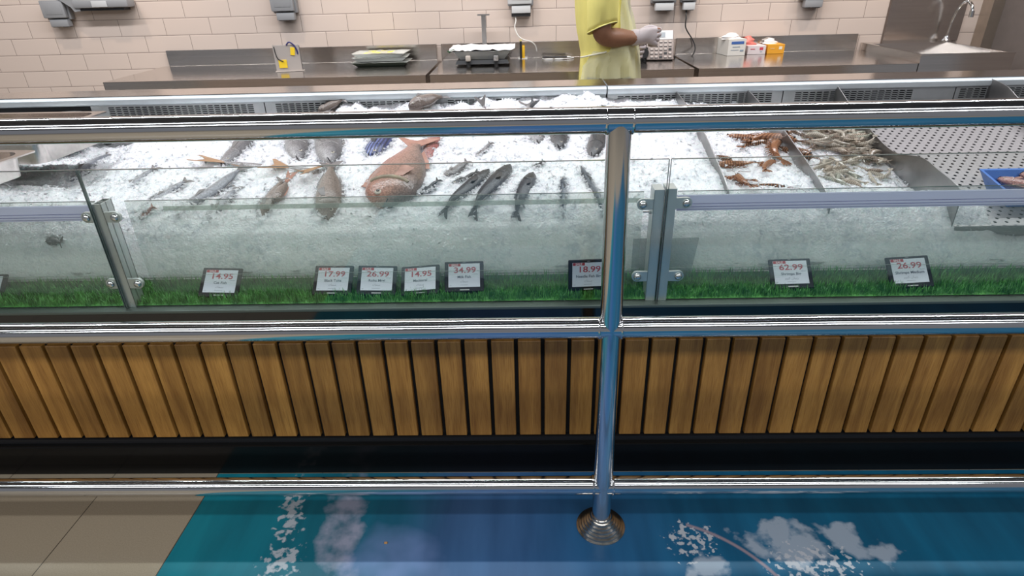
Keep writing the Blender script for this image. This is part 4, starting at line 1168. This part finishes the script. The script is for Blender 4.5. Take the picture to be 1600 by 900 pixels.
MB().tube(spline([pb+V((0, 0, .03)), pb+V((.002, -.005, .12)), pb+V((.008, -.03, .20)), pb+V((.014, -.08, .235)), pb+V((.018, -.125, .215)), pb+V((.019, -.14, .18))], 6), .009, 14).build('spout', M['chrome'], tap)
MB().tube([pb+V((.019, -.14, .185)), pb+V((.019, -.143, .150))], .0135, 16).build('spout_nozzle', M['chrome'], tap)

# ------------------------------------------------------------------ wall sockets
def socket_box(lab, x0, x1, z0, h, kind):
    """weatherproof twin socket: back box, hinged cover, dropped lower flap"""
    w = x1-x0; xc = (x0+x1)/2; yb = YW-.001
    t = thing('wall_socket', lab, 'wall socket', (xc, YW, z0), 'grey weatherproof sockets on the tiled wall')
    lid = M['box_grey'] if kind != 'light' else M['box_grey_light']
    MB().box((xc, yb-.022, z0+.045+h/2), (w, .042, h), bev=.006).build('back_box', M['box_grey'], t)
    MB().box((xc-w*.03, yb-.060, z0+.045+h/2+.008), (w*.94, .030, h*.94), bev=.007).build('hinged_cover', lid, t)
    MB().box((xc, yb-.074, z0+.045+h/2+.012), (w*.70, .006, h*.66), bev=.003).build('cover_panel', lid, t)
    fl = MB(); fl.box((xc+w*.02, yb-.042, z0+.026), (w*.74, .046, .044), bev=.004)
    f = fl.build('lower_flap', M['box_grey_light'] if kind in ('light', 'open') else M['box_grey'], t)
    if kind in ('light',):
        for s in (-1, 1):
            MB().lathe([(.0135, -.012), (.0135, .004), (.009, .006), (.009, -.010)], (xc+s*w*.24, yb-.040, z0+.001), seg=18).build('cable_gland', M['box_grey'], f)
        MB().bx(xc-w*.36, xc+w*.38, yb-.055, yb-.006, z0-.016, z0+.004).build('socket_shadow_box', M['black'], f, False)
    else:
        for s in (-1, 1): MB().bx(xc+s*w*.2-w*.09, xc+s*w*.2+w*.11, yb-.060, yb-.012, z0+.0015, z0+.0045).build('cable_slot', M['black'], f, False)
    return t
socket_box('grey wall socket farthest left, fully in view with its shadow below', -3.105, -2.945, 1.118, .112, 'dark')
socket_box('grey wall socket above the metal tag dispenser', -1.618, -1.462, 1.122, .14, 'dark')
socket_box('light grey wall socket with a white cable plugged in', -.108, .055, 1.128, .12, 'light')
socket_box('wide grey wall socket right of the man, left one of a touching pair', .800, .958, 1.122, .12, 'open')
socket_box('narrow grey wall socket with a black cable, right one of the pair', .985, 1.085, 1.122, .12, 'open')
socket_box('grey wall socket nearest the sink, over the empty bench', 1.735, 1.885, 1.118, .12, 'dark')
# grey holder at the top left of the wall
hd = thing('wall_holder', 'grey wall mounted metal holder at the top left border', 'wall holder', (-2.75, YW, 1.2))
m = MB(); m.prism([(-2.99, YW-.002, 1.30), (-2.90, YW-.002, 1.235), (-2.885, YW-.002, 1.208), (-2.845, YW-.002, 1.212), (-2.83, YW-.002, 1.30)], (0, -.08, 0))
m.build('holder_arm', M['box_grey'], hd, False)
MB().box((-2.70, YW-.05, 1.252), (.36, .09, .05), bev=.012).build('holder_body', M['box_grey'], hd)
MB().bx(-2.86, -2.56, YW-.08, YW-.01, 1.212, 1.224).build('holder_rail', M['black'], hd, False)
MB().box((-2.70, YW-.098, 1.250), (.10, .006, .036), bev=.002).build('holder_clip', M['box_grey_light'], hd)

# ------------------------------------------------------------------ things on the benches
ZB = .8585
# tag dispenser
M['plate'] = mat('satin_plate', (.46, .41, .38), .5, .3)
td = thing('tag_dispenser', 'upright steel plate with yellow tags and a navy cable on the left bench', 'tag dispenser', (-1.47, 3.98, ZB))
p0 = atZ(434, 112, ZB); 
rz = Matrix.Rotation(R_(14), 3, 'Z'); o0 = V((-1.335-.13, 3.93, ZB))
o0 = p0.copy()
def L2(x, y, z): return o0+rz @ V((x, y, z))
m = MB(); m.box(L2(.072, 0, .075), (.150, .003, .15), rot=rz, bev=.001); m.build('front_plate', M['plate'], td, False)
m = MB(); m.box(L2(-.003, .022, .075), (.003, .046, .15), rot=rz); m.build('side_plate', M['plate'], td, False)
m = MB(); m.box(L2(.072, .045, .070), (.150, .003, .14), rot=rz); m.build('rear_plate', M['steel_dull'], td, False)
m = MB(); m.box(L2(.076, -.012, .002), (.170, .05, .003), rot=rz); m.build('foot_plate', M['plate'], td, False)
MB().box(L2(.040, -.004, .043), (.048, .004, .046), rot=rz, bev=.001).build('yellow_tag', M['yellow'], td, False)
MB().box(L2(.108, -.004, .112), (.026, .004, .044), rot=rz @ Matrix.Rotation(R_(8), 3, 'Y'), bev=.001).build('yellow_tag', M['yellow'], td, False)
MB().tube(spline([L2(.078, -.003, .148), L2(.095, -.006, .164), L2(.118, -.006, .150), L2(.133, -.004, .120), L2(.135, 0, .095)], 6), .0045, 10).build('cable', M['blue_cable'], td)
MB().tube(spline([L2(.004, -.003, .142), L2(.008, -.004, .10), L2(.018, -.006, .072), L2(.045, -.009, .058)], 6), .0028, 8).build('strap', M['black'], td)
# wrapped trays
cpos = atZ(597, 96, ZB); cpos.y = 4.08; cpos.x = atY(597, 92, 4.08).x
film = glassmat('cling_film', (.90, .92, .90), 1.0, .45, (.72, .74, .70))
TR = [('black tray with clear film at the bottom of the wrapped tray stack', M['box_grey_light'], 0, .0), ('wrapped pale tray in the middle of the tray stack', M['white'], .030, R_(3)), ('wrapped tray with a yellow sheet on top of the stack', M['white'], .054, R_(-2))]
yel = mat('yellow_sheet', (.85, .72, .08), .4)
for i, (lab, tm, dz, an) in enumerate(TR):
    t = thing('wrapped_tray', lab, 'tray', (cpos.x, cpos.y, ZB+dz), 'wrapped trays stacked on the left bench', local=True); t.rotation_euler = (0, 0, an)
    w, d = .345-.01*i, .19; m = MB()
    def rct(w_, d_, z): return [V((-w_, -d_, z)), V((w_, -d_, z)), V((w_, d_, z)), V((-w_, d_, z))]
    m.rings([rct(w/2-.03, d/2-.02, 0), rct(w/2, d/2, .022), rct(w/2-.006, d/2-.006, .022), rct(w/2-.034, d/2-.024, .004)], cap=True)
    m.build('tray_shell', tm if i else mat('dark_green_tray', (.05, .07, .05), .3), t, False)
    m = MB(); bb = m.bm; g = []
    for a in range(13):
        g.append([bb.verts.new((-w/2-.006+(w+.012)*a/12, -d/2-.004+(d+.008)*k/6, .0235+.004*noise.noise(V((a*.9, k*.9, i*7)))+.002)) for k in range(7)])
    for a in range(12):
        for k in range(6): bb.faces.new((g[a][k], g[a+1][k], g[a+1][k+1], g[a][k+1]))
    m.build('cling_film', film, t)
    if i == 2: MB().box((-.01, 0, .0245), (.17, .15, .0015)).build('yellow_sheet', yel, t, False)
# weighing scale with bowl
sc_ = thing('weighing_scale', 'weighing scale with white tray and paper, with a steel pole behind', 'scale', (-.20, 4.05, ZB))
xc = atY(755, 85, 4.03).x; yc_ = 4.03
m = MB(); m.rings([[V((xc+sx*.165, yc_+sy*.12, ZB+.012)) for sx, sy in ((-1, -1), (1, -1), (1, 1), (-1, 1))], [V((xc+sx*.155, yc_+sy*.11, ZB+.034)) for sx, sy in ((-1, -1), (1, -1), (1, 1), (-1, 1))]])
m.build('scale_base', M['black'], sc_, False)
for sx in (-.085, .085):
    for sy in (-1, 1):
        MB().tube([(xc+sx, yc_+sy*.10, ZB), (xc+sx, yc_+sy*.10, ZB+.012)], .018, 14).build('foot', M['black'], sc_)
    MB().box((xc+sx, yc_-.124, ZB+.046), (.032, .02, .034), bev=.006).build('bracket', M['steel_dull'] if sx > 0 else mat('pale_knob', (.55, .48, .42), .4), sc_)
m = MB()
def rc(w_, d_, z): return [V((xc+sx*w_, yc_+sy*d_, z)) for sx, sy in ((-1, -1), (1, -1), (1, 1), (-1, 1))]
m.rings([rc(.135, .09, ZB+.036), rc(.172, .122, ZB+.083), rc(.178, .128, ZB+.083), rc(.178, .128, ZB+.086), rc(.168, .118, ZB+.086), rc(.130, .085, ZB+.040)])
m.build('weighing_tray', M['white'], sc_, False)
MB().bx(xc+.0-.012, xc+.016, yc_+.145, yc_+.165, ZB, ZB+.270).build('scale_pole', M['steel_dull'], sc_, False)
MB().bx(xc-.036, xc+.040, yc_+.14, yc_+.17, ZB+.268, ZB+.276).build('pole_head', M['steel_dull'], sc_, False)
# crumpled paper on the tray
m = MB(); bb = m.bm; g = []
for a in range(25):
    g.append([bb.verts.new((xc-.20+.40*a/24, yc_-.135+.27*k/15, ZB+.094+.010*noise.noise(V((a*.35, k*.4, 2)))+.006*noise.noise(V((a*.9, k*.9, 4)))+.006*(k/15))) for k in range(16)])
for a in range(24):
    for k in range(15): bb.faces.new((g[a][k], g[a+1][k], g[a+1][k+1], g[a][k+1]))
pp = m.build('crumpled_paper', M['white_paper']); sf = pp.modifiers.new('t', 'SOLIDIFY'); sf.thickness = .0012
tag(pp, 'crumpled white paper sheet lying over the scale tray', 'paper')
lf = MB(); q = V((xc-.215, yc_-.10, ZB+.088))
lf.prism([q, q+V((.045, .0, .012)), q+V((.05, .01, .006)), q+V((.015, .0, -.012))], (0, .003, 0))
tag(lf.build('green_leaf', mat('dark_green_leaf', (.02, .09, .03), .5), None, False), 'dark green leaf sticking out under the paper on the scale', 'leaf')
# marker holder
mk = thing('marker_stand', 'black and yellow markers upright beside the scale', 'marker', (-.0, 4.10, ZB))
px_ = atZ(814, 92, ZB)
MB().box(px_+V((.012, .02, .0015)), (.06, .05, .003)).build('holder_base', M['white'], mk, False)
MB().tube([px_, px_+V((0, .005, .108))], .0065, 12).build('black_marker', M['black'], mk)
MB().tube([px_+V((0, .005, .108)), px_+V((-.001, .005, .117))], .0075, 12).build('marker_cap', mat('pale_yellow_cap', (.80, .68, .25), .4), mk)
MB().box(px_+V((.017, .012, .042)), (.018, .018, .078), bev=.003).build('yellow_marker', mat('yellow_marker', (.78, .45, .02), .4), mk)
# cables
xs = -.108+.163*.26+.0
cb = MB().tube(spline([(-.066, YW-.041, 1.128), (-.058, YW-.05, 1.09), (-.066, YW-.055, 1.05), (-.045, YW-.06, 1.00), (-.01, YW-.06, .975), (.035, YW-.05, .962), (.065, YW-.035, .935), (.075, YW-.022, .90)], 8), .0035, 10).build('white_cable', M['white_cable'])
tag(cb, 'thin white cable hanging from the light grey socket to the bench', 'cable')
cb = MB().tube(spline([(1.025, YW-.04, 1.124), (1.025, YW-.06, 1.08), (1.03, YW-.06, 1.02), (1.085, YW-.05, .945), (1.10, YW-.07, .895), (1.06, 4.14, .855), (1.00, 4.10, .849), (.955, 4.08, .850), (.93, 4.06, .87)], 8), .004, 10).build('black_cable', M['black'])
tag(cb, 'black power cable from the narrow socket to the label scale', 'cable')
# pen and glasses on the middle bench
pg = atZ(868, 92, ZB)
t = thing('pen', 'black pen lying on the middle bench beside the man', 'pen', pg)
MB().tube([pg+V((-.085, .0, .012)), pg+V((.075, .01, .010))], .0055, 12).build('pen_barrel', M['black'], t)
MB().tube([pg+V((.075, .01, .010)), pg+V((.10, .0115, .0097))], [.0055, .0022], 12).build('pen_tip', M['white'], t)
gl_ = thing('spectacles', 'pair of pale rimmed spectacles beside the pen on the middle bench', 'spectacles', pg)
def oval(c, a, b_, n=18): return [V(c)+V((a*math.cos(2*PI*k/n), b_*math.sin(2*PI*k/n), 0)) for k in range(n+1)]
for dx in (-.045, .02): MB().tube(oval(pg+V((dx, -.035, .004)), .028, .017), .0018, 8, False).build('lens_rim', M['white'], gl_)
MB().tube(spline([pg+V((.048, -.035, .004)), pg+V((.09, -.03, .005)), pg+V((.12, .0, .005)), pg+V((.09, .03, .006))], 6), .0016, 8).build('temple', M['white'], gl_)
MB().tube(spline([pg+V((-.073, -.035, .004)), pg+V((-.085, -.01, .005)), pg+V((-.06, .028, .006)), pg+V((.0, .035, .006))], 6), .0016, 8).build('temple', M['white'], gl_)

# label printing scale keypad
ks = thing('label_scale', 'grey keypad unit of the label scale beside the man, with small display', 'label scale', (.82, 3.98, ZB))
kp = mat('pinkish_grey_plastic', (.27, .22, .20), .45)
tilt = Matrix.Rotation(R_(-4), 3, 'Z') @ Matrix.Rotation(R_(62), 3, 'X')
kb = atZ(1020, 88, ZB)
xk0 = atY(1014, 80, 3.98).x
ko = V((xk0+.005, 3.965, ZB+.008))
def K(x, y, z): return ko+tilt @ V((x, y, z))
wk, hk = .165, .185
MB().box(K(wk/2-.02, hk/2, -.012), (wk, hk, .024), rot=tilt, bev=.006).build('keypad_body', kp, ks)
MB().box(K(wk/2-.02, hk-.034, .0005), (wk-.012, .056, .002), rot=tilt, bev=.001).build('display_panel', M['box_grey_light'], ks, False)
MB().box(K(wk/2-.02-.012, hk-.034, .0022), (.082, .030, .002), rot=tilt).build('display', mat('grey_lcd', (.30, .33, .36), .2), ks, False)
kd = M['black']; kl = mat('pale_key', (.42, .36, .33), .45)
for r in range(5):
    for c_ in range(5):
        if r == 0 and c_ < 2: continue
        MB().box(K(.012+c_*.0275, .016+(4-r)*.0235, .002), (.017, .012, .005), rot=tilt, bev=.0015).build('key', kl if (r+c_) % 6 else kd, ks, False)
        MB().box(K(.012+c_*.0275, .0095+(4-r)*.0235, .0008), (.019, .004, .002), rot=tilt).build('key_shade', kd, ks, False)
MB().bx(xk0-.20, xk0-.005, 3.99, 4.18, ZB, ZB+.075).build('scale_body', M['black'], ks, False)
MB().lathe([(.0001, 0), (.030, 0), (.034, .010), (.030, .022), (.0001, .022)], (xk0-.035, 3.985, ZB+.045), V((0, -1, 0)), 20).build('paper_roll_knob', M['black'], ks)
MB().bx(xk0-.03, xk0+.13, 3.985, 4.10, ZB, ZB+.02).build('keypad_foot', M['black'], ks, False)

cm = atZ(603, 849, .0016)
tag(MB().box(cm+V((0, 0, .002)), (.009, .006, .004), bev=.0015).build('crumb', mat('orange_crumb', (.55, .30, .12), .7)), 'tiny orange crumb lying on the blue floor picture', 'crumb')
# glove boxes
def gbox(lab, c, w, d, h, rz, m, art, stuff):
    t = thing('glove_box', lab, 'box', c, 'cardboard boxes on the right bench', local=True); t.rotation_euler = (0, 0, rz)
    mb = MB(); mb.bx(-w/2, w/2, -d/2, d/2, 0, h, .001); mb.build('carton', m, t, False)
    for nm, x0, x1, z0, z1, mm in art: MB().bx(x0, x1, -d/2-.0012, -d/2-.0002, z0, z1).build(nm, mm, t, False)
    # tissue or glove coming out of the slot
    if stuff:
        bb = MB(); b = bb.bm; g = []
        for a in range(11):
            ring = []
            for k in range(14):
                an = 2*PI*k/14; rr = stuff[1]*(1-.75*(a/10)**2)*(1+.35*noise.noise(V((math.cos(an)*1.3, math.sin(an)*1.3, a*.35+stuff[3]))))
                ring.append(V((stuff[4]+rr*1.5*math.cos(an)+.02*noise.noise(V((a*.4, 3, stuff[3]))), rr*math.sin(an), h-.004+stuff[2]*a/10)))
            g.append(ring)
        bb.rings(g); bb.build('glove' if 'glove' in stuff[5] else 'tissue', stuff[0], t)
    return t
carton = mat('white_carton', (.78, .74, .68), .6); pinkc = mat('pale_pink_carton', (.76, .66, .66), .6); orc = mat('orange_carton', (.80, .36, .03), .5)
bl = mat('blue_print', (.06, .14, .40), .5); gb = mat('grey_blue_print', (.30, .36, .42), .6); rd = mat('red_print', (.60, .07, .10), .5); wht = mat('white_print', (.86, .78, .62), .5)
c1 = atZ(1152, 87, ZB); c1.y += .07; c2 = atZ(1181, 85, ZB); c2.y += .07; c3 = atZ(1211, 84, ZB); c3.y += .07
gbox('white and blue glove box with white tissue bursting out, left of three', c1+V((-.02, .01, 0)), .118, .15, .098, R_(10), carton,
     [('blue_band', -.040, .044, .068, .084, bl), ('grey_text', -.03, .02, .050, .054, gb), ('grey_text', -.04, .012, .032, .035, gb), ('grey_mark', .022, .046, .024, .034, gb)], (M['white_paper'], .042, .036, 1, -.012, 'tissue'))
gbox('pale pink box with a red mark, middle of three', c2, .115, .14, .052, R_(1), pinkc, [('red_mark', .018, .040, .026, .042, rd), ('pink_text', -.04, -.012, .030, .034, rd), ('grey_text', .022, .036, .014, .018, gb)], (mat('red_glove', (.72, .20, .16), .45), .030, .058, 4, -.035, 'glove'))
gbox('orange glove box with white glove on top, right of three', c3, .108, .14, .056, R_(1), orc, [('white_mark', .018, .038, .026, .044, wht), ('pale_text', -.036, -.010, .030, .034, mat('pale_orange_print', (.85, .55, .25), .5))], (M['white_paper'], .030, .036, 8, -.02, 'glove'))

# ------------------------------------------------------------------ the fishmonger
man = thing('person', 'man in a yellow t-shirt with clear plastic apron and gloves standing behind the counter', 'person', (.40, 3.22, 0))
skin = mat('brown_skin', (.27, .125, .07), .5, var=.10, scale=30, bump=.06, bscale=120)
YC = 3.22
def hand_chain(wr, s, out=1.0):
    """a loose fist at the end of the forearm that points to +X; s=+1 fingers curl to +Y"""
    ed = []; 
    palm = wr+V((.045, .004*s, .012)); ed.append((wr, palm, .030, .036))
    kn = []
    for k in range(4):
        kx = wr+V((.090-.004*abs(k-1), -.002*s, .036-.0215*k)); a = kx+V((.020-.003*k, .012*s, -.004)); b2 = a+V((-.004, .030*s, -.004)); c = b2+V((-.030, .010*s, 0))
        kn.append([palm, kx, a, b2, c])
    th = [wr+V((.012, .010*s, .024)), wr+V((.050, .026*s, .042)), wr+V((.080, .034*s, .040)), wr+V((.102, .040*s, .030))]
    return palm, kn, th
def body_mesh():
    vs, es, rs = [], [], []
    def add(p, r): vs.append(V(p)); rs.append(r); return len(vs)-1
    def ch(i, pts):
        for p, r in pts: j = add(p, r); es.append((i, j)); i = j
        return i
    root = add((.415, YC, .93), (.135, .165))
    chest = ch(root, [((.40, YC, 1.08), (.115, .15)), ((.372, YC, 1.25), (.11, .165)), ((.360, YC, 1.40), (.085, .14))])
    neck = ch(chest, [((.362, YC, 1.49), (.055, .055)), ((.385, YC, 1.565), (.058, .056))])
    head = ch(neck, [((.398, YC, 1.63), (.092, .078)), ((.398, YC, 1.70), (.096, .080)), ((.392, YC, 1.755), (.06, .055))])
    ends = {}
    for s, nm in ((-1, 'r'), (1, 'l')):
        if s < 0: el, wr = V((.348, 3.005, 1.085)), V((.532, 3.100, 1.072))
        else: el, wr = V((.35, 3.44, 1.08)), V((.50, 3.34, 1.00))
        sh = ch(chest, [((.358, YC+s*.175, 1.385), (.062, .062))])
        e = ch(sh, [((.350, YC+s*.205, 1.24), (.055, .055)), (el, (.050, .050)), (el.lerp(wr, .35), (.049, .050)), (el.lerp(wr, .8), (.036, .037)), (wr, (.028, .034))])
        palm, kn, th = hand_chain(wr, -s if s > 0 else 1)
        p_ = ch(e, [(palm, (.022, .036))])
        for fi in kn: ch(p_, [(q, (.0105-.0012*i, .0105-.0012*i)) for i, q in enumerate(fi[1:])])
        ch(e, [(q, (.013-.0015*i,)*2) for i, q in enumerate(th)])
        ends[nm] = (wr, palm, kn, th)
        hip = ch(root, [((.41, YC+s*.095, .86), (.095, .09)), ((.415, YC+s*.10, .50), (.058, .058)), ((.40, YC+s*.10, .30), (.052, .052)), ((.385, YC+s*.10, .085), (.038, .038))])
        ch(hip, [((.42, YC+s*.105, .045), (.035, .04)), ((.53, YC+s*.115, .030), (.022, .040))])
    me = bpy.data.meshes.new('body'); me.from_pydata([tuple(v) for v in vs], es, []); 
    o = bpy.data.objects.new('body_tmp', me); C.objects.link(o)
    sk = o.modifiers.new('s', 'SKIN'); sk.use_smooth_shade = True; sk.branch_smoothing = .4
    for i, r in enumerate(rs): me.skin_vertices[0].data[i].radius = r
    me.skin_vertices[0].data[0].use_root = True
    sb = o.modifiers.new('d', 'SUBSURF'); sb.levels = 2; sb.render_levels = 2
    dg = bpy.context.evaluated_depsgraph_get(); out = bpy.data.meshes.new_from_object(o.evaluated_get(dg))
    bpy.data.objects.remove(o); out.name = 'body'; out.materials.clear(); out.materials.append(skin)
    out.polygons.foreach_set('use_smooth', [True]*len(out.polygons))
    return out, ends
bme, ENDS = body_mesh()
body = put('body', bme, man)
def skinmesh(name, chains, m, parent, lev=2):
    vs, es, rs = [], [], []
    def add(p, r): vs.append(V(p)); rs.append(r); return len(vs)-1
    key = {}
    for chn in chains:
        prev = None
        for p, r in chn:
            k = tuple(round(c, 5) for c in p)
            i = key.get(k)
            if i is None: i = add(p, r); key[k] = i
            if prev is not None and (prev, i) not in es: es.append((prev, i))
            prev = i
    me = bpy.data.meshes.new(name); me.from_pydata([tuple(v) for v in vs], es, [])
    o = bpy.data.objects.new('tmp', me); C.objects.link(o)
    sk = o.modifiers.new('s', 'SKIN'); sk.branch_smoothing = .3
    for i, r in enumerate(rs): me.skin_vertices[0].data[i].radius = r
    me.skin_vertices[0].data[0].use_root = True
    sb = o.modifiers.new('d', 'SUBSURF'); sb.levels = lev; sb.render_levels = lev
    dg = bpy.context.evaluated_depsgraph_get(); out = bpy.data.meshes.new_from_object(o.evaluated_get(dg))
    bpy.data.objects.remove(o); out.name = name; out.materials.clear(); out.materials.append(m)
    out.polygons.foreach_set('use_smooth', [True]*len(out.polygons))
    return put(name, out, parent)
glove_m = glassmat('thin_clear_glove', (.90, .84, .84), .8, .60, (.80, .72, .73))
for nm in ('r', 'l'):
    wr, palm, kn, th = ENDS[nm]; d = V((-.05, -.022 if nm == 'r' else .022, .002))
    chains = [[(wr+d*.9, (.043, .046)), (wr+d*.35, (.037, .042)), (wr, (.034, .040)), (palm, (.028, .042))]]
    for fi in kn: chains.append([(palm, (.028, .042))]+[(q, (.0130-.001*i,)*2) for i, q in enumerate(fi[1:])])
    chains.append([(wr, (.034, .040))]+[(q, (.0150-.0015*i,)*2) for i, q in enumerate(th)])
    g = skinmesh('plastic_glove', chains, glove_m, man); g['label'] = 'thin whitish plastic glove'
# shirt
yel_m = mat('yellow_cotton', (.92, .81, .25), .8, var=.05, scale=14, bump=.35, bscale=9, stretch=(2.2, 1, .6))
RZ = [(.80, .413, .146, .185), (.88, .414, .146, .182), (1.0, .411, .137, .176), (1.10, .390, .137, .178), (1.20, .370, .126, .184), (1.30, .356, .118, .190), (1.38, .354, .102, .192), (1.43, .356, .085, .165), (1.465, .360, .066, .10), (1.485, .362, .060, .070)]
def prof_at(z):
    zs = [r[0] for r in RZ]
    return [lerp_table(z, zs, [r[i] for r in RZ]) for i in (1, 2, 3)]
def fold(an, z): return 1+.018*math.sin(an*7+z*9)*smooth01((1.25-z)/.3)+.012*math.sin(an*13-z*16)
rs = []
for i in range(45):
    z = .80+(1.485-.80)*i/44; cx_, a, b_ = prof_at(z)
    rs.append([V((cx_+a*fold(2*PI*k/56, z)*math.cos(2*PI*k/56), YC+b_*fold(2*PI*k/56, z)*math.sin(2*PI*k/56), z)) for k in range(56)])
sh = MB(); sh.rings(rs, cap=False)
shirt = sh.build('t_shirt', yel_m, man)
for s in (-1, 1):
    top = V((.356, YC+s*.135, 1.405)); hem = V((.352, YC+s*(.212 if s < 0 else .215), 1.125)); rs = []
    n = 16
    for i in range(n+1):
        u = i/n; c = top.lerp(hem, u)+V((0, s*.035*math.sin(PI*u), .02*math.sin(PI*u))); r = .085+(.066-.085)*u
        ax = (hem-top).normalized(); ex = V((1, 0, 0)); ey = ax.cross(ex).normalized()
        rs.append([c+ex*r*1.0*(1+.03*math.sin(5*q+u*6))*math.cos(q)+ey*r*.95*(1+.03*math.sin(4*q+u*7))*math.sin(q)+V((0, 0, (.022*math.cos(q))*u)) for q in [2*PI*k/32 for k in range(32)]])
    m = MB(); m.rings(rs, cap=False); o = m.build('shirt_sleeve', yel_m, shirt); sf = o.modifiers.new('t', 'SOLIDIFY'); sf.thickness = .003
    o2 = MB(); o2.tube(rs[-1]+[rs[-1][0]], .0028, 6, False); o2.build('sleeve_hem', mat('pale_yellow_hem', (.86, .80, .30), .8), shirt)
# apron: skirt wrapping the hips, bib on the chest
ap_m = glassmat('thin_plastic_apron', (.86, .87, .70), .5, .50, (.83, .80, .60))
def apron_patch(z0, z1, nz, ang, off, name):
    m = MB(); b = m.bm; g = []
    for i in range(nz+1):
        z = z0+(z1-z0)*i/nz; cx_, a, b_ = prof_at(z); A = ang(z); row = []
        for k in range(49):
            q = -A+2*A*k/48; o = off(z)+.006*math.sin(q*11+z*14)+.004*math.sin(q*19-z*23)
            row.append(b.verts.new((cx_+(a*fold(q, z)+max(.004, o))*math.cos(q), YC+(b_*fold(q, z)+max(.004, o))*math.sin(q), z)))
        g.append(row)
    for i in range(nz):
        for k in range(48): b.faces.new((g[i][k], g[i][k+1], g[i+1][k+1], g[i+1][k]))
    return m
RZ.insert(0, (.45, .42, .17, .20))
ap = apron_patch(.55, 1.02, 26, lambda z: lerp_table(z, [.55, .95, 1.02], [2.55, 2.62, 2.2]), lambda z: lerp_table(z, [.55, .9, 1.02], [.03, .018, .008]), 'a')
apo = ap.build('apron_skirt', ap_m, man); apo['label'] = 'clear plastic apron skirt wrapped round the hips'
ap = apron_patch(1.015, 1.38, 22, lambda z: lerp_table(z, [1.015, 1.1, 1.2, 1.38], [1.7, 1.25, 1.0, .75]), lambda z: .008, 'b')
ab = ap.build('apron_bib', ap_m, man); ab['label'] = 'clear plastic apron bib over the chest'
pts = []
for k in range(14):
    q = -2.75+1.0*k/13; cx_, a, b_ = prof_at(1.0-.012*k/13*0+.02*k/13); pts.append((cx_+(a*1.02+.012)*math.cos(q), YC+(b_*1.02+.012)*math.sin(q), .985+.035*k/13))
MB().tube(pts, .004, 8).build('apron_tie', mat('pale_apron_tie', (.82, .80, .66), .5), man)
# trousers and shoes (behind the counter), hair, face
tr_m = mat('dark_trousers', (.03, .03, .04), .8)
for s in (-1, 1):
    m = MB(); rs = []
    for i in range(13):
        u = i/12; c = V((.41, YC+s*.092, .90)).lerp(V((.392, YC+s*.10, .07)), u); r = .112+(.068-.112)*u
        rs.append([c+V((r*math.cos(q), r*.92*math.sin(q), 0)) for q in [2*PI*k/28 for k in range(28)]])
    m.rings(rs, cap=False); m.build('trouser_leg', tr_m, man)
    m = MB(); sh_ = [(-.06, .030, .045), (-.05, .045, .06), (.02, .05, .065), (.09, .048, .05), (.15, .046, .038), (.185, .034, .028), (.195, .012, .015)]
    m.rings([[V((.385+x, YC+s*.105+w*math.cos(q), max(.0, h*.5+h*.5*math.sin(q)))) for q in [2*PI*k/20 for k in range(20)]] for x, w, h in sh_])
    m.build('shoe', M['black'], man)
hair = MB().sphere((.385, YC, 1.725), .104, 24, 14, (1.0, .86, .82)); hair.build('hair', mat('black_hair', (.012, .010, .009), .6, bump=.5, bscale=90), man)
MB().prism([(.488, YC-.012, 1.63), (.488, YC+.012, 1.63), (.515, YC, 1.625), (.492, YC, 1.675)], (0, 0, .004)).build('nose', skin, body)
for s in (-1, 1):
    MB().sphere((.482, YC+s*.032, 1.672), .011, 12, 8).build('eye', M['white'], body)
    MB().sphere((.397, YC+s*.082, 1.655), .03, 12, 8, (.6, .3, 1)).build('ear', skin, body)
MB().tube([(.478, YC-.024, 1.592), (.488, YC, 1.590), (.478, YC+.024, 1.592)], .005, 8).build('mouth', mat('lips', (.25, .09, .07), .5), body)

# ------------------------------------------------------------------ light
def area(name, loc, sx, sy_, power, col, rot=(0, 0, 0), spread=None):
    l = bpy.data.lights.new(name, 'AREA'); l.shape = 'RECTANGLE'; l.size = sx; l.size_y = sy_; l.energy = power; l.color = col
    if spread: l.spread = spread
    o = bpy.data.objects.new(name, l); C.objects.link(o); o.location = loc; o.rotation_euler = rot
    return o
def spot(name, loc, target, power, col, size, blend=.6, rad=.03):
    l = bpy.data.lights.new(name, 'SPOT'); l.energy = power; l.color = col; l.spot_size = size; l.spot_blend = blend; l.shadow_soft_size = rad
    o = bpy.data.objects.new(name, l); C.objects.link(o); o.location = loc
    d = V(target)-V(loc); o.rotation_euler = d.to_track_quat('-Z', 'Y').to_euler(); return o
COOL = (.93, .96, 1.0); WARM = (1.0, .82, .66)
area('counter_light', (-.2, 2.77, 2.95), 7.5, .10, P2, COOL)
area('aisle_light', (-.2, -1.6, 3.0), 8.0, .35, P3, COOL)
area('aisle_light', (-.2, -.16, 3.1), 8.0, .16, P4, COOL)
for x in (-2.9, -1.75, -.55, .75, 1.6, 2.45):
    spot('track_spot', (x, 3.45, 2.85), (x+.05, 4.25, .75), P5, WARM, R_(62))
w = bpy.data.worlds.new('shop'); sc.world = w; w.use_nodes = True
w.node_tree.nodes['Background'].inputs[0].default_value = (.62, .64, .70, 1); w.node_tree.nodes['Background'].inputs[1].default_value = PW
